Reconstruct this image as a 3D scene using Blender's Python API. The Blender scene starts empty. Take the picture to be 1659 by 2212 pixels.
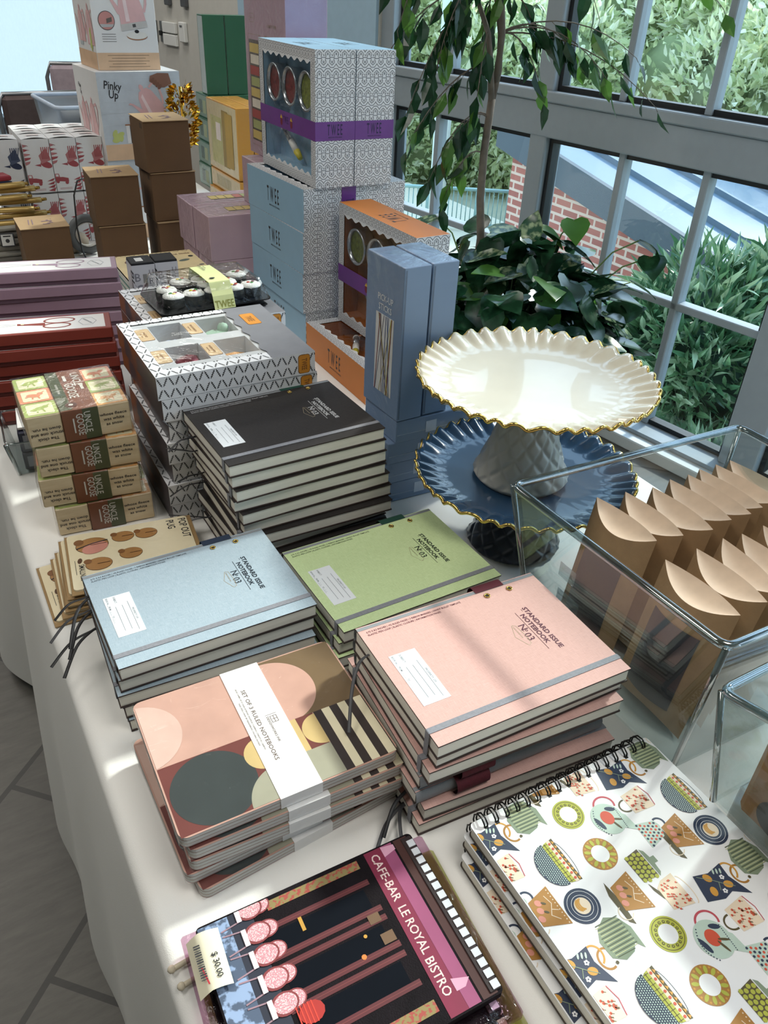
import bpy, bmesh, math, random
from math import sin, cos, pi, radians, sqrt
from mathutils import Vector, Matrix
from mathutils.geometry import tessellate_polygon
random.seed(7)
SC = bpy.context.scene
COL = SC.collection

# ------------------------------------------------------------------ camera
F0, PITCH, ROLL, YAW, CZ, TZ = 1703.3, 0.59574, 0.05125, radians(30.8), 1.405, 0.74
def _cam():
    f = Vector((0, cos(PITCH), -sin(PITCH))); u0 = Vector((0, sin(PITCH), cos(PITCH))); r0 = Vector((1, 0, 0))
    c, s = cos(ROLL), sin(ROLL)
    r = r0 * c + u0 * s; u = r0 * -s + u0 * c
    Rz = Matrix.Rotation(-YAW, 3, 'Z')
    f, r, u = Rz @ f, Rz @ r, Rz @ u
    cd = bpy.data.cameras.new('camera'); cd.sensor_fit = 'HORIZONTAL'; cd.sensor_width = 36
    cd.lens = F0 / 1659 * 36; cd.clip_start = .02; cd.clip_end = 200
    o = bpy.data.objects.new('camera', cd); COL.objects.link(o)
    M = Matrix((r, u, -f)).transposed().to_4x4(); M.translation = (0, 0, CZ); o.matrix_world = M
    SC.camera = o
_cam()

# ------------------------------------------------------------------ light
SC.view_settings.view_transform = 'Standard'; SC.view_settings.look = 'None'
SC.view_settings.gamma = 1; SC.view_settings.use_curve_mapping = False
SC.view_settings.exposure = -0.02
try: SC.cycles.max_bounces = 10; SC.cycles.transparent_max_bounces = 24; SC.cycles.diffuse_bounces = 4
except Exception: pass
W = bpy.data.worlds.new('sky'); SC.world = W; W.use_nodes = True
_n = W.node_tree.nodes; _l = W.node_tree.links; _n.clear()
_o = _n.new('ShaderNodeOutputWorld'); _b = _n.new('ShaderNodeBackground'); _g = _n.new('ShaderNodeValToRGB')
_t = _n.new('ShaderNodeTexCoord'); _s = _n.new('ShaderNodeSeparateXYZ')
_l.new(_t.outputs['Generated'], _s.inputs[0]); _l.new(_s.outputs['Z'], _g.inputs[0]); _l.new(_g.outputs[0], _b.inputs[0]); _l.new(_b.outputs[0], _o.inputs[0])
_g.color_ramp.elements[0].color = (.68, .84, .97, 1); _g.color_ramp.elements[1].color = (.42, .66, 1, 1)
_b.inputs[1].default_value = 3.3
def lamp(name, kind, loc, rot, energy, color, **k):
    d = bpy.data.lights.new(name, kind); d.energy = energy; d.color = color
    for a, v in k.items(): setattr(d, a, v)
    o = bpy.data.objects.new(name, d); COL.objects.link(o); o.location = loc; o.rotation_euler = rot
    return o
def look(o, d): o.rotation_euler = Vector(d).to_track_quat('-Z', 'Y').to_euler()
look(lamp('sun', 'SUN', (6, 3, 6), (0, 0, 0), 5.2, (1, .95, .86), angle=radians(5)), (-.80, -.22, -.62))
CEIL = [(-.9, 1.0), (-.9, 3.4), (.9, 4.6), (-1.0, 6.0), (.7, -.4)]
for (x, y) in CEIL:
    lamp('ceiling_lamp', 'AREA', (x, y, 3.12), (0, 0, 0), 23, (1, .965, .91), size=.9, shape='SQUARE')

# ------------------------------------------------------------------ materials
def lin(h):
    h = h.lstrip('#'); c = [int(h[i:i+2], 16) / 255 for i in (0, 2, 4)]
    return tuple(x / 12.92 if x < .04045 else ((x + .055) / 1.055) ** 2.4 for x in c) + (1,)
_M = {}
def mat(h, rough=.6, metal=0., var=.06, scale=30., bump=0., bscale=200., coat=0., alt=None, trans=0., kind=None, spec=.5):
    key = (h, rough, metal, var, scale, bump, bscale, coat, alt, trans, kind, spec)
    if key in _M: return _M[key]
    m = bpy.data.materials.new('m_' + h.lstrip('#') + (('_' + kind) if kind else '')); m.use_nodes = True
    nt = m.node_tree; N, L = nt.nodes, nt.links
    P = N['Principled BSDF']; c = lin(h); a = lin(alt) if alt else tuple(x * (1 - var * 2.2) for x in c[:3]) + (1,)
    P.inputs['Roughness'].default_value = rough; P.inputs['Metallic'].default_value = metal
    P.inputs['Coat Weight'].default_value = coat; P.inputs['Specular IOR Level'].default_value = spec
    tc = N.new('ShaderNodeTexCoord'); mx = N.new('ShaderNodeMix'); mx.data_type = 'RGBA'
    mx.inputs[6].default_value = c; mx.inputs[7].default_value = a
    def noise(sc, st=(1, 1, 1), det=3):
        mp = N.new('ShaderNodeMapping'); mp.inputs['Scale'].default_value = st; L.new(tc.outputs['Object'], mp.inputs[0])
        n = N.new('ShaderNodeTexNoise'); n.inputs['Scale'].default_value = sc; n.inputs['Detail'].default_value = det
        L.new(mp.outputs[0], n.inputs[0]); return n.outputs['Fac']
    if kind == 'linen':
        f1 = noise(120, (1, 14, 1)); f2 = noise(120, (14, 1, 1)); ad = N.new('ShaderNodeMath'); ad.operation = 'ADD'
        L.new(f1, ad.inputs[0]); L.new(f2, ad.inputs[1]); r = N.new('ShaderNodeMapRange'); r.inputs[1].default_value = .8; r.inputs[2].default_value = 1.2
        L.new(ad.outputs[0], r.inputs[0]); L.new(r.outputs[0], mx.inputs[0]); fo = ad.outputs[0]
    elif kind == 'wood':
        f1 = noise(14, (1, 1, 9)); r = N.new('ShaderNodeMapRange'); r.inputs[1].default_value = .35; r.inputs[2].default_value = .65
        L.new(f1, r.inputs[0]); L.new(r.outputs[0], mx.inputs[0]); fo = f1
    elif kind == 'pages':
        f1 = noise(10, (1, 1, 260), 1); r = N.new('ShaderNodeMapRange'); r.inputs[1].default_value = .3; r.inputs[2].default_value = .7
        L.new(f1, r.inputs[0]); L.new(r.outputs[0], mx.inputs[0]); fo = f1
    elif kind in ('leaf', 'patch'):
        f1 = noise(scale); r = N.new('ShaderNodeMapRange'); r.inputs[1].default_value = .45 if kind == 'leaf' else .5; r.inputs[2].default_value = .62 if kind == 'leaf' else .56
        L.new(f1, r.inputs[0]); L.new(r.outputs[0], mx.inputs[0]); fo = f1
    else:
        f1 = noise(scale); r = N.new('ShaderNodeMapRange'); r.inputs[1].default_value = .3; r.inputs[2].default_value = .7
        L.new(f1, r.inputs[0]); L.new(r.outputs[0], mx.inputs[0]); fo = f1
    L.new(mx.outputs[2], P.inputs['Base Color'])
    if bump:
        b = N.new('ShaderNodeBump'); b.inputs['Strength'].default_value = bump; b.inputs['Distance'].default_value = .002
        L.new(fo if kind == 'linen' else noise(bscale), b.inputs['Height']); L.new(b.outputs[0], P.inputs['Normal'])
    if trans:
        t = N.new('ShaderNodeBsdfTranslucent'); L.new(mx.outputs[2], t.inputs[0]); ms = N.new('ShaderNodeMixShader'); ms.inputs[0].default_value = trans
        L.new(P.outputs[0], ms.inputs[1]); L.new(t.outputs[0], ms.inputs[2]); L.new(ms.outputs[0], N['Material Output'].inputs[0])
    _M[key] = m; return m
def clear(name, tint=(1, 1, 1), gl=1.0, rough=.03, bump=0., bs=25., base=.04):
    key = ('clear', name)
    if key in _M: return _M[key]
    m = bpy.data.materials.new(name); m.use_nodes = True; N, L = m.node_tree.nodes, m.node_tree.links; N.clear()
    o = N.new('ShaderNodeOutputMaterial'); t = N.new('ShaderNodeBsdfTransparent'); t.inputs[0].default_value = (*tint, 1)
    g = N.new('ShaderNodeBsdfGlossy'); g.inputs['Roughness'].default_value = rough; fr = N.new('ShaderNodeLayerWeight'); fr.inputs['Blend'].default_value = .5
    pw = N.new('ShaderNodeMath'); pw.operation = 'POWER'; pw.inputs[1].default_value = 4; L.new(fr.outputs['Facing'], pw.inputs[0])
    ms = N.new('ShaderNodeMixShader'); ml = N.new('ShaderNodeMath'); ml.operation = 'MULTIPLY_ADD'; ml.inputs[1].default_value = gl * .8; ml.inputs[2].default_value = base; ml.use_clamp = True
    L.new(pw.outputs[0], ml.inputs[0]); L.new(ml.outputs[0], ms.inputs[0]); L.new(t.outputs[0], ms.inputs[1]); L.new(g.outputs[0], ms.inputs[2]); L.new(ms.outputs[0], o.inputs[0])
    if bump:
        tc = N.new('ShaderNodeTexCoord'); n = N.new('ShaderNodeTexNoise'); n.inputs['Scale'].default_value = bs; n.inputs['Detail'].default_value = 5; n.inputs['Distortion'].default_value = 1.5
        L.new(tc.outputs['Object'], n.inputs[0]); b = N.new('ShaderNodeBump'); b.inputs['Strength'].default_value = bump; b.inputs['Distance'].default_value = .01
        L.new(n.outputs[0], b.inputs['Height']); L.new(b.outputs[0], g.inputs['Normal']); L.new(b.outputs[0], fr.inputs['Normal'])
    _M[key] = m; return m
def brickmat(name, c1, c2, mortar, bw, rh, ms, rot=0., loc=(0, 0, 0), rough=.7, offs=.5, vertical=False, nz=0.):
    m = bpy.data.materials.new(name); m.use_nodes = True; N, L = m.node_tree.nodes, m.node_tree.links; P = N['Principled BSDF']
    tc = N.new('ShaderNodeTexCoord'); mp = N.new('ShaderNodeMapping'); b = N.new('ShaderNodeTexBrick')
    mp.inputs['Rotation'].default_value = (0, 0, rot) if not vertical else (pi / 2, 0, rot); mp.inputs['Location'].default_value = loc
    L.new(tc.outputs['Object'], mp.inputs[0]); L.new(mp.outputs[0], b.inputs[0])
    b.offset = offs; b.inputs['Scale'].default_value = 1; b.inputs['Brick Width'].default_value = bw; b.inputs['Row Height'].default_value = rh; b.inputs['Mortar Size'].default_value = ms
    b.inputs['Color1'].default_value = lin(c1); b.inputs['Color2'].default_value = lin(c2); b.inputs['Mortar'].default_value = lin(mortar)
    out = b.outputs[0]
    if nz:
        mp2 = N.new('ShaderNodeMapping'); mp2.inputs['Scale'].default_value = (1, 5, 1); mp2.inputs['Rotation'].default_value = (0, 0, rot); L.new(tc.outputs['Object'], mp2.inputs[0])
        n = N.new('ShaderNodeTexNoise'); n.inputs['Scale'].default_value = 9; n.inputs['Detail'].default_value = 9; n.inputs['Roughness'].default_value = .75; L.new(mp2.outputs[0], n.inputs[0])
        mr = N.new('ShaderNodeMapRange'); mr.inputs[1].default_value = .25; mr.inputs[2].default_value = .75; mr.inputs[3].default_value = 1 - nz; mr.inputs[4].default_value = 1 + nz; L.new(n.outputs[0], mr.inputs[0])
        mm = N.new('ShaderNodeVectorMath'); mm.operation = 'SCALE'; L.new(out, mm.inputs[0]); L.new(mr.outputs[0], mm.inputs['Scale']); out = mm.outputs[0]
    L.new(out, P.inputs['Base Color']); P.inputs['Roughness'].default_value = rough
    return m

# ------------------------------------------------------------------ geometry helpers
class G:
    def __init__(s): s.v = []; s.f = []; s.k = []; s.mats = []; s.sm = []
    def mi(s, m):
        if m not in s.mats: s.mats.append(m)
        return s.mats.index(m)
    def add(s, vs, fs, m, smooth=False):
        b = len(s.v); s.v += [tuple(v) for v in vs]; i = s.mi(m)
        for f in fs: s.f.append([b + q for q in f]); s.k.append(i); s.sm.append(smooth)
        return s
    def box(s, x0, y0, z0, x1, y1, z1, m, bev=0., faces=None):
        if bev <= 0:
            vs = [(x, y, z) for z in (z0, z1) for y in (y0, y1) for x in (x0, x1)]
            fs = {'bot': (0, 2, 3, 1), 'top': (4, 5, 7, 6), 'front': (0, 1, 5, 4), 'back': (2, 6, 7, 3), 'left': (0, 4, 6, 2), 'right': (1, 3, 7, 5)}
            return s.add(vs, [fs[k] for k in (faces or fs)], m)
        b = min(bev, (x1 - x0) / 2, (y1 - y0) / 2, (z1 - z0) / 2); X, Y, Z = (x0, x1), (y0, y1), (z0, z1); vs = []; ix = {}
        for i in (0, 1):
            for j in (0, 1):
                for k in (0, 1):
                    sx, sy, sz = (b, -b)[i], (b, -b)[j], (b, -b)[k]
                    for a, p in (('x', (X[i], Y[j] + sy, Z[k] + sz)), ('y', (X[i] + sx, Y[j], Z[k] + sz)), ('z', (X[i] + sx, Y[j] + sy, Z[k]))):
                        ix[(i, j, k, a)] = len(vs); vs.append(p)
        fs = []
        for a, q in (('x', lambda u, v, w: (w, u, v)), ('y', lambda u, v, w: (u, w, v)), ('z', lambda u, v, w: (u, v, w))):
            for w in (0, 1):
                f = [ix[(*q(u, v, w), a)] for u, v in ((0, 0), (1, 0), (1, 1), (0, 1))]
                fs.append(f)
        for j in (0, 1):
            for k in (0, 1):
                fs.append([ix[(0, j, k, 'y')], ix[(1, j, k, 'y')], ix[(1, j, k, 'z')], ix[(0, j, k, 'z')]])
                fs.append([ix[(j, 0, k, 'x')], ix[(j, 1, k, 'x')], ix[(j, 1, k, 'z')], ix[(j, 0, k, 'z')]])
                fs.append([ix[(j, k, 0, 'x')], ix[(j, k, 1, 'x')], ix[(j, k, 1, 'y')], ix[(j, k, 0, 'y')]])
        for i in (0, 1):
            for j in (0, 1):
                for k in (0, 1): fs.append([ix[(i, j, k, a)] for a in 'xyz'])
        return s.add(vs, fs, m)
    def tube(s, path, r, m, n=8, closed=False, sm=True, taper=None, flat=1.):
        P = [Vector(p) for p in path]; vs = []; fs = []; N = len(P); ref = None
        for i, p in enumerate(P):
            a = P[(i - 1) % N] if (closed or i) else p; b = P[(i + 1) % N] if (closed or i < N - 1) else p
            t = (b - a).normalized()
            if ref is None: ref = Vector((0, 0, 1)) if abs(t.z) < .9 else Vector((1, 0, 0))
            u = (ref - t * ref.dot(t)).normalized(); w = t.cross(u); ref = u
            rr = r if taper is None else r * (1 + (taper - 1) * i / max(1, N - 1))
            for k in range(n):
                q = 2 * pi * k / n; vs.append(p + u * cos(q) * rr * flat + w * sin(q) * rr)
        for i in range(N if closed else N - 1):
            j = (i + 1) % N
            for k in range(n): fs.append((i * n + k, i * n + (k + 1) % n, j * n + (k + 1) % n, j * n + k))
        if not closed: fs += [tuple(range(n))[::-1], tuple((N - 1) * n + k for k in range(n))]
        return s.add(vs, fs, m, sm)
    def lathe(s, prof, m, n=32, c=(0, 0, 0), sm=True, axis='z'):
        vs = []; fs = []
        for (r, z) in prof:
            for k in range(n):
                q = 2 * pi * k / n; p = (r * cos(q), r * sin(q), z)
                if axis == 'x': p = (p[2], p[0], p[1])
                if axis == 'y': p = (p[0], p[2], p[1])
                vs.append((c[0] + p[0], c[1] + p[1], c[2] + p[2]))
        for i in range(len(prof) - 1):
            for k in range(n): fs.append((i * n + k, i * n + (k + 1) % n, (i + 1) * n + (k + 1) % n, (i + 1) * n + k))
        return s.add(vs, fs, m, sm)
    def grid(s, fn, nu, nv, m, sm=True):
        vs = [fn(i / nu, j / nv) for j in range(nv + 1) for i in range(nu + 1)]
        fs = [(j * (nu + 1) + i, j * (nu + 1) + i + 1, (j + 1) * (nu + 1) + i + 1, (j + 1) * (nu + 1) + i) for j in range(nv) for i in range(nu)]
        return s.add(vs, fs, m, sm)
    def blob(s, c, r, m, n=12, sc=(1, 1, 1), jit=0.):
        vs = []; fs = []
        for i in range(n // 2 + 1):
            a = pi * i / (n // 2)
            for k in range(n):
                q = 2 * pi * k / n; j = 1 + random.uniform(-jit, jit)
                vs.append((c[0] + r * sc[0] * sin(a) * cos(q) * j, c[1] + r * sc[1] * sin(a) * sin(q) * j, c[2] + r * sc[2] * cos(a) * j))
        for i in range(n // 2):
            for k in range(n): fs.append((i * n + k, (i + 1) * n + k, (i + 1) * n + (k + 1) % n, i * n + (k + 1) % n))
        return s.add(vs, fs, m, True)
    def move(s, M): s.v = [tuple(M @ Vector(v)) for v in s.v]; return s
    def obj(s, name, parent=None, loc=None, rz=None):
        me = bpy.data.meshes.new(name); me.from_pydata(s.v, [], s.f)
        for m in s.mats: me.materials.append(m)
        me.polygons.foreach_set('material_index', s.k); me.polygons.foreach_set('use_smooth', s.sm); me.update()
        bm = bmesh.new(); bm.from_mesh(me); bmesh.ops.recalc_face_normals(bm, faces=[f for f in bm.faces if len(f.verts) > 0]) if getattr(s, 'fix', False) else None
        if getattr(s, 'fix', False): bm.to_mesh(me)
        bm.free()
        o = bpy.data.objects.new(name, me); COL.objects.link(o)
        if parent: o.parent = parent
        if loc is not None: o.location = loc
        if rz is not None: o.rotation_euler[2] = rz
        return o
_T = {}
def textmesh(t, bold=0.):
    if (t, bold) in _T: return _T[(t, bold)]
    c = bpy.data.curves.new('t', 'FONT'); c.body = t; c.size = 1; c.resolution_u = 2; c.fill_mode = 'FRONT'; c.offset = bold
    o = bpy.data.objects.new('t', c); COL.objects.link(o); dg = bpy.context.evaluated_depsgraph_get(); dg.update()
    e = o.evaluated_get(dg); me = e.to_mesh(); vs = [(v.co.x, v.co.y) for v in me.vertices]; fs = [list(p.vertices) for p in me.polygons]; e.to_mesh_clear()
    bpy.data.objects.remove(o); bpy.data.curves.remove(c)
    x0 = min([v[0] for v in vs] or [0]); x1 = max([v[0] for v in vs] or [1])
    _T[(t, bold)] = ([(v[0] - x0, v[1]) for v in vs], fs, x1 - x0); return _T[(t, bold)]
class S:
    """printed marks on a flat face: origin o, in-plane axes ex, ey, raised by off per layer"""
    def __init__(s, g, o, ex, ey, off=.00025, clip=None, A=None):
        s.g = g; s.o = Vector(o); s.ex = Vector(ex); s.ey = Vector(ey); s.n = s.ex.cross(s.ey).normalized(); s.off = off; s.clip = clip; s.A = A or (1, 0, 0, 1, 0, 0); s.l = 1
    def sub(s, x, y, rot=0., sc=1.):
        a = radians(rot); A = s.A
        B = (cos(a) * sc, -sin(a) * sc, sin(a) * sc, cos(a) * sc, x, y)
        q = S(s.g, s.o, s.ex, s.ey, s.off, s.clip, (A[0]*B[0]+A[1]*B[2], A[0]*B[1]+A[1]*B[3], A[2]*B[0]+A[3]*B[2], A[2]*B[1]+A[3]*B[3], A[0]*B[4]+A[1]*B[5]+A[4], A[2]*B[4]+A[3]*B[5]+A[5])); q.l = s.l; return q
    def bump(s): s.g.cnt = (getattr(s.g, 'cnt', 0) + 1) % 22; return s.g.cnt * 3e-6
    def p(s, pts, m, l=None, k=None):
        l = s.l if l is None else l; A = s.A; k = s.bump() if k is None else k
        q = [(A[0]*x + A[1]*y + A[4], A[2]*x + A[3]*y + A[5]) for x, y in pts]
        polys = [q]
        if s.clip:
            x0, y0, x1, y1 = s.clip
            if all(x0 <= a <= x1 and y0 <= b <= y1 for a, b in q): pass
            elif max(a for a, b in q) <= x0 or min(a for a, b in q) >= x1 or max(b for a, b in q) <= y0 or min(b for a, b in q) >= y1: return
            else:
                if len(q) > 4: polys = [[q[i] for i in t] for t in tessellate_polygon([[Vector((a, b, 0)) for a, b in q]])]
                out = []
                for pl in polys:
                    for ax, lim, sg in ((0, x0, 1), (0, x1, -1), (1, y0, 1), (1, y1, -1)):
                        r = []
                        for i in range(len(pl)):
                            a, b = pl[i - 1], pl[i]; da, db = (a[ax] - lim) * sg, (b[ax] - lim) * sg
                            if da * db < 0: t = da / (da - db); r.append((a[0] + (b[0] - a[0]) * t, a[1] + (b[1] - a[1]) * t))
                            if db >= 0: r.append(b)
                        pl = r
                        if len(pl) < 3: break
                    if len(pl) >= 3: out.append(pl)
                polys = out
        for pl in polys:
            s.g.add([s.o + s.ex * a + s.ey * b + s.n * (s.off * l + k) for a, b in pl], [list(range(len(pl)))], m)
    def rect(s, x0, y0, x1, y1, m, l=None): s.p([(x0, y0), (x1, y0), (x1, y1), (x0, y1)], m, l)
    def disc(s, x, y, r, m, l=None, n=24, ry=None, a0=0, a1=360, rot=0):
        c, q = cos(radians(rot)), sin(radians(rot)); ry = r if ry is None else ry; P = []
        for k in range(n + (a1 - a0 < 360)):
            t = radians(a0 + (a1 - a0) * k / n); u, v = r * cos(t), ry * sin(t); P.append((x + u * c - v * q, y + u * q + v * c))
        s.p(P, m, l)
    def line(s, pts, w, m, l=None, closed=False):
        n = len(pts)
        nr = []
        for i in range(n):
            a = pts[i - 1] if (i or closed) else None; c = pts[(i + 1) % n] if (i < n - 1 or closed) else None; b = pts[i]; D = []
            for u, v in ((a, b), (b, c)):
                if u is not None and v is not None:
                    dx, dy = v[0] - u[0], v[1] - u[1]; L = sqrt(dx * dx + dy * dy) or 1; D.append((-dy / L, dx / L))
            if len(D) == 1: nr.append((D[0][0] * w / 2, D[0][1] * w / 2))
            else:
                x, y = D[0][0] + D[1][0], D[0][1] + D[1][1]; q = max(.5, (x * x + y * y) / 2); nr.append((x / q * w / 2, y / q * w / 2))
        k = s.bump()
        for i in range(n if closed else n - 1):
            j = (i + 1) % n; a, b, u, v = pts[i], pts[j], nr[i], nr[j]
            s.p([(a[0] - u[0], a[1] - u[1]), (b[0] - v[0], b[1] - v[1]), (b[0] + v[0], b[1] + v[1]), (a[0] + u[0], a[1] + u[1])], m, l, k)
    def arc(s, x, y, r, w, m, a0=0, a1=360, ry=None, l=None, n=20):
        ry = ry or r; s.line([(x + r * cos(radians(a0 + (a1 - a0) * k / n)), y + ry * sin(radians(a0 + (a1 - a0) * k / n))) for k in range(n + 1)], w, m, l)
    def text(s, t, x, y, size, m, rot=0., al='l', sx=1., l=None, bold=.012):
        vs, fs, w = textmesh(t, bold); size /= .73; w *= size * sx; d = {'l': 0, 'c': -w / 2, 'r': -w}[al]; q = s.sub(x, y, rot); l = s.l if l is None else l
        A = q.A; V = []
        for a, b in vs:
            a = a * size * sx + d; b = b * size; X, Y = A[0]*a + A[1]*b + A[4], A[2]*a + A[3]*b + A[5]; V.append(s.o + s.ex * X + s.ey * Y + s.n * (s.off * l))
        s.g.add(V, fs, m)
        return w
def thing(name, label, cat, loc=(0, 0, 0), rz=0., group=None):
    o = bpy.data.objects.new(name, None); COL.objects.link(o); o.empty_display_size = .02
    o.location = loc; o.rotation_euler[2] = rz; o['label'] = label; o['category'] = cat
    if group: o['group'] = group
    return o
def tag(o, label, cat, group=None, kind=None):
    o['label'] = label; o['category'] = cat
    if group: o['group'] = group
    if kind: o['kind'] = kind
    return o
def struct(name, g, **k):
    o = g.obj(name, **k); o['kind'] = 'structure'; return o
def kids(o): return [c for c in COL.objects if c.parent == o]
def dup(r, loc, rz=None, label=None, group=None, drop=()):
    n = r.copy(); COL.objects.link(n); n.location = loc
    if rz is not None: n.rotation_euler[2] = rz
    if label: n['label'] = label
    if group: n['group'] = group
    for c in kids(r):
        if c.name.split('.')[0] in drop: continue
        d = c.copy(); COL.objects.link(d); d.parent = n
        for e in kids(c):
            h = e.copy(); COL.objects.link(h); h.parent = d
    return n
ORD = ['topmost', 'second from the top', 'third from the top', 'fourth from the top', 'fifth from the top', 'sixth from the top', 'seventh from the top', 'eighth from the top', 'ninth from the top', 'tenth from the top']
def nth(i, n): return 'lowest' if i == n - 1 and n > 1 else ORD[i]

# ------------------------------------------------------------------ room shell
W0 = (2.2, 1.87, 0); WR = radians(9)
BEIGE = mat('c9c6be', .8, var=.02); WHITE = mat('dcdcd8', .7, var=.02); FRAME = mat('939ca2', .45, var=.02); GASK = mat('14181c', .5)
GLASS = clear('window_glass', (.86, .95, .97), 1.0, .02)
FLOOR = brickmat('floor_tile', '6b6861', '5f5c56', '403e3a', .6, .3, .006, radians(-45), (.11, -.062 + .004, 0), .42, nz=.28)
def slab(z0, z1, m):      # room outline, its right side following the window wall
    P = [(-6, -4), (3.12, -4), (.755, 11), (-6, 11)]; g = G()
    g.add([(x, y, z) for z in (z0, z1) for x, y in P], [(3, 2, 1, 0), (4, 5, 6, 7), (0, 1, 5, 4), (1, 2, 6, 5), (2, 3, 7, 6), (3, 0, 4, 7)], m); return g
struct('floor', slab(-.1, 0, FLOOR)); struct('ceiling', slab(3.2, 3.3, mat('a9a9a4', .8, var=.02)))
struct('wall_left', G().box(-6.1, -4, 0, -6, 11, 3.2, BEIGE))
struct('wall_back', G().box(-6, -4.1, 0, 3.1, -4, 3.2, BEIGE))
struct('wall_far', G().box(-6, 10.9, 0, .8, 11, 3.2, BEIGE))
def wl(name, g, kind='structure'): o = g.obj(name, loc=W0, rz=WR); o['kind'] = kind; return o
wl('wall_right', G().box(-.06, 1.58, 0, .1, 4.7, 3.2, BEIGE))
wl('sky_tint_panel', G().box(-.075, 1.585, 0, -.061, 2.75, 3.2, mat('a9c4d6', .4, var=.02)))  # added wall panel; its pale blue paints in sky light on a white surface
def framebox(g, y0, z0, y1, z1, d0=-.05, d1=.06): g.box(d0, y0, z0, d1, y1, z1, FRAME, .004)
g = G()
framebox(g, 1.50, 0, 1.58, 3.2, -.05); framebox(g, .60, .06, .68, 3.2, -.035); framebox(g, -.52, .06, -.39, 3.2, -.045)
for s in (-1.6, -2.7, -3.8, -4.9): framebox(g, s - .1, .06, s, 3.2, -.08)
wl('trim_1', g)
g = G(); framebox(g, -5.5, .945, 1.5, 1.06, -.040); framebox(g, -5.5, 1.06, 1.5, 1.095, -.052); framebox(g, -5.5, 2.1, 1.5, 2.2, -.06); framebox(g, -5.5, 3.0, 1.5, 3.2, -.06)
wl('trim_2', g)
g = G(); g.box(-.15, -5.5, 0, .06, 1.5, .045, mat('d8dad8', .4, var=.02), .004); g.box(-.10, -5.5, .045, .06, 1.5, .06, FRAME, .003); wl('baseboard_right', g)
wn = [0]
def window(y0, z0, y1, z1, my, mz, xo=0.):
    wn[0] += 1; g = G(); x0, x1 = -.02 + xo, .03 + xo; e = .018
    for a in my: g.box(x0, a - .013, z0, x1, a + .013, z1, FRAME, .003)
    for a in mz: g.box(x0, y0, a - .013, x1, y1, a + .013, FRAME, .003)
    g.box(x0 + .01, y0, z0, x1, y0 + e, z1, GASK); g.box(x0 + .01, y1 - e, z0, x1, y1, z1, GASK); g.box(x0 + .01, y0 + e, z0, x1, y1 - e, z0 + e, GASK); g.box(x0 + .01, y0 + e, z1 - e, x1, y1 - e, z1, GASK)
    o = wl('window_%d' % wn[0], g)
    G().add([(.005 + xo, y0, z0), (.005 + xo, y1, z0), (.005 + xo, y1, z1), (.005 + xo, y0, z1)], [(0, 1, 2, 3)], GLASS).obj('pane', o)
window(-.39, .06, .60, .945, (.265, -.063), (.51,)); window(.68, .06, 1.50, .945, (1.215,), (.53,))
window(-.39, 1.095, .60, 2.1, (.31, -.015), ()); window(.68, 1.095, 1.50, 2.1, (1.165,), ())
window(-.39, 2.2, .60, 3.0, (.31, -.015), ()); window(.68, 2.2, 1.50, 3.0, (), ())
for s in (-1.6, -2.7, -3.8):
    e = s + (1.08 if s == -1.6 else 1.0)
    window(s, .06, e, .945, (s + .35, s + .7), (.51,)); window(s, 1.095, e, 2.1, (s + .35, s + .7), ()); window(s, 2.2, e, 3.0, (), ())
# frosted glazing further down the same wall
g = G(); framebox(g, 4.7, 0, 4.78, 3.2, -.07); framebox(g, 4.9, 0, 4.94, 3.2, -.02); framebox(g, 8.9, 0, 9.1, 3.2, -.07); framebox(g, 4.78, 0, 8.9, .1, -.05); wl('trim_3', g)
FROST = mat('b2c2cc', .5, var=.02, trans=.6)
fo = wl('window_30', G().box(-.01, 4.78, .1, .03, 4.9, 3.2, mat('dfe8ee', .5, trans=.5)))
G().add([(.01, 4.94, .1), (.01, 8.9, .1), (.01, 8.9, 3.2), (.01, 4.94, 3.2)], [(0, 1, 2, 3)], FROST).obj('frosted_pane', fo)
SW = mat('e8e8e4', .4, var=.01)
def wallthing(name, label, cat, parts, grp=None):
    t = thing(name, label, cat, W0, WR, grp)
    for n, gg in parts: gg.obj(n, t)
    return t
GR = mat('8e9090', .35, metal=.6)
for i, (y, nm) in enumerate(((3.80, 'left'), (3.70, 'right'))):
    wallthing('dimmer_switch', 'narrow grey slider switch plate on beige wall, %s of the pair' % nm, 'switch', (('plate', G().box(-.072, y - .03, 1.02, -.061, y + .02, 1.13, GR, .002)), ('slider', G().box(-.085, y - .02, 1.055, -.072, y + .01, 1.08, mat('1c1c1c', .4), .002))), 'slider switch pair')
for i, (a, b, nm) in enumerate(((1.075, 1.13, 'upper'), (1.01, 1.068, 'lower'))):
    wallthing('switch_plate', '%s of two wide white plates on the beige wall beside the slider switches' % nm, 'switch', (('plate', G().box(-.08, 3.50, a, -.061, 3.67, b, SW, .003)),))
wallthing('thermostat', 'slim white upright box on beige wall beside the green game boxes', 'thermostat', (('case', G().box(-.085, 3.37, 1.04, -.061, 3.44, 1.14, SW, .004)), ('button', G().box(-.087, 3.39, 1.115, -.085, 3.42, 1.125, GR))))
for y, nm in ((3.57, 'left'), (3.36, 'right')):
    wallthing('wall_sensor', 'small dark grey wall box above the white plates, %s one' % nm, 'sensor', (('case', G().box(-.085, y - .03, 1.215, -.061, y + .03, 1.28, mat('5b5d60', .4), .004)),))

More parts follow.
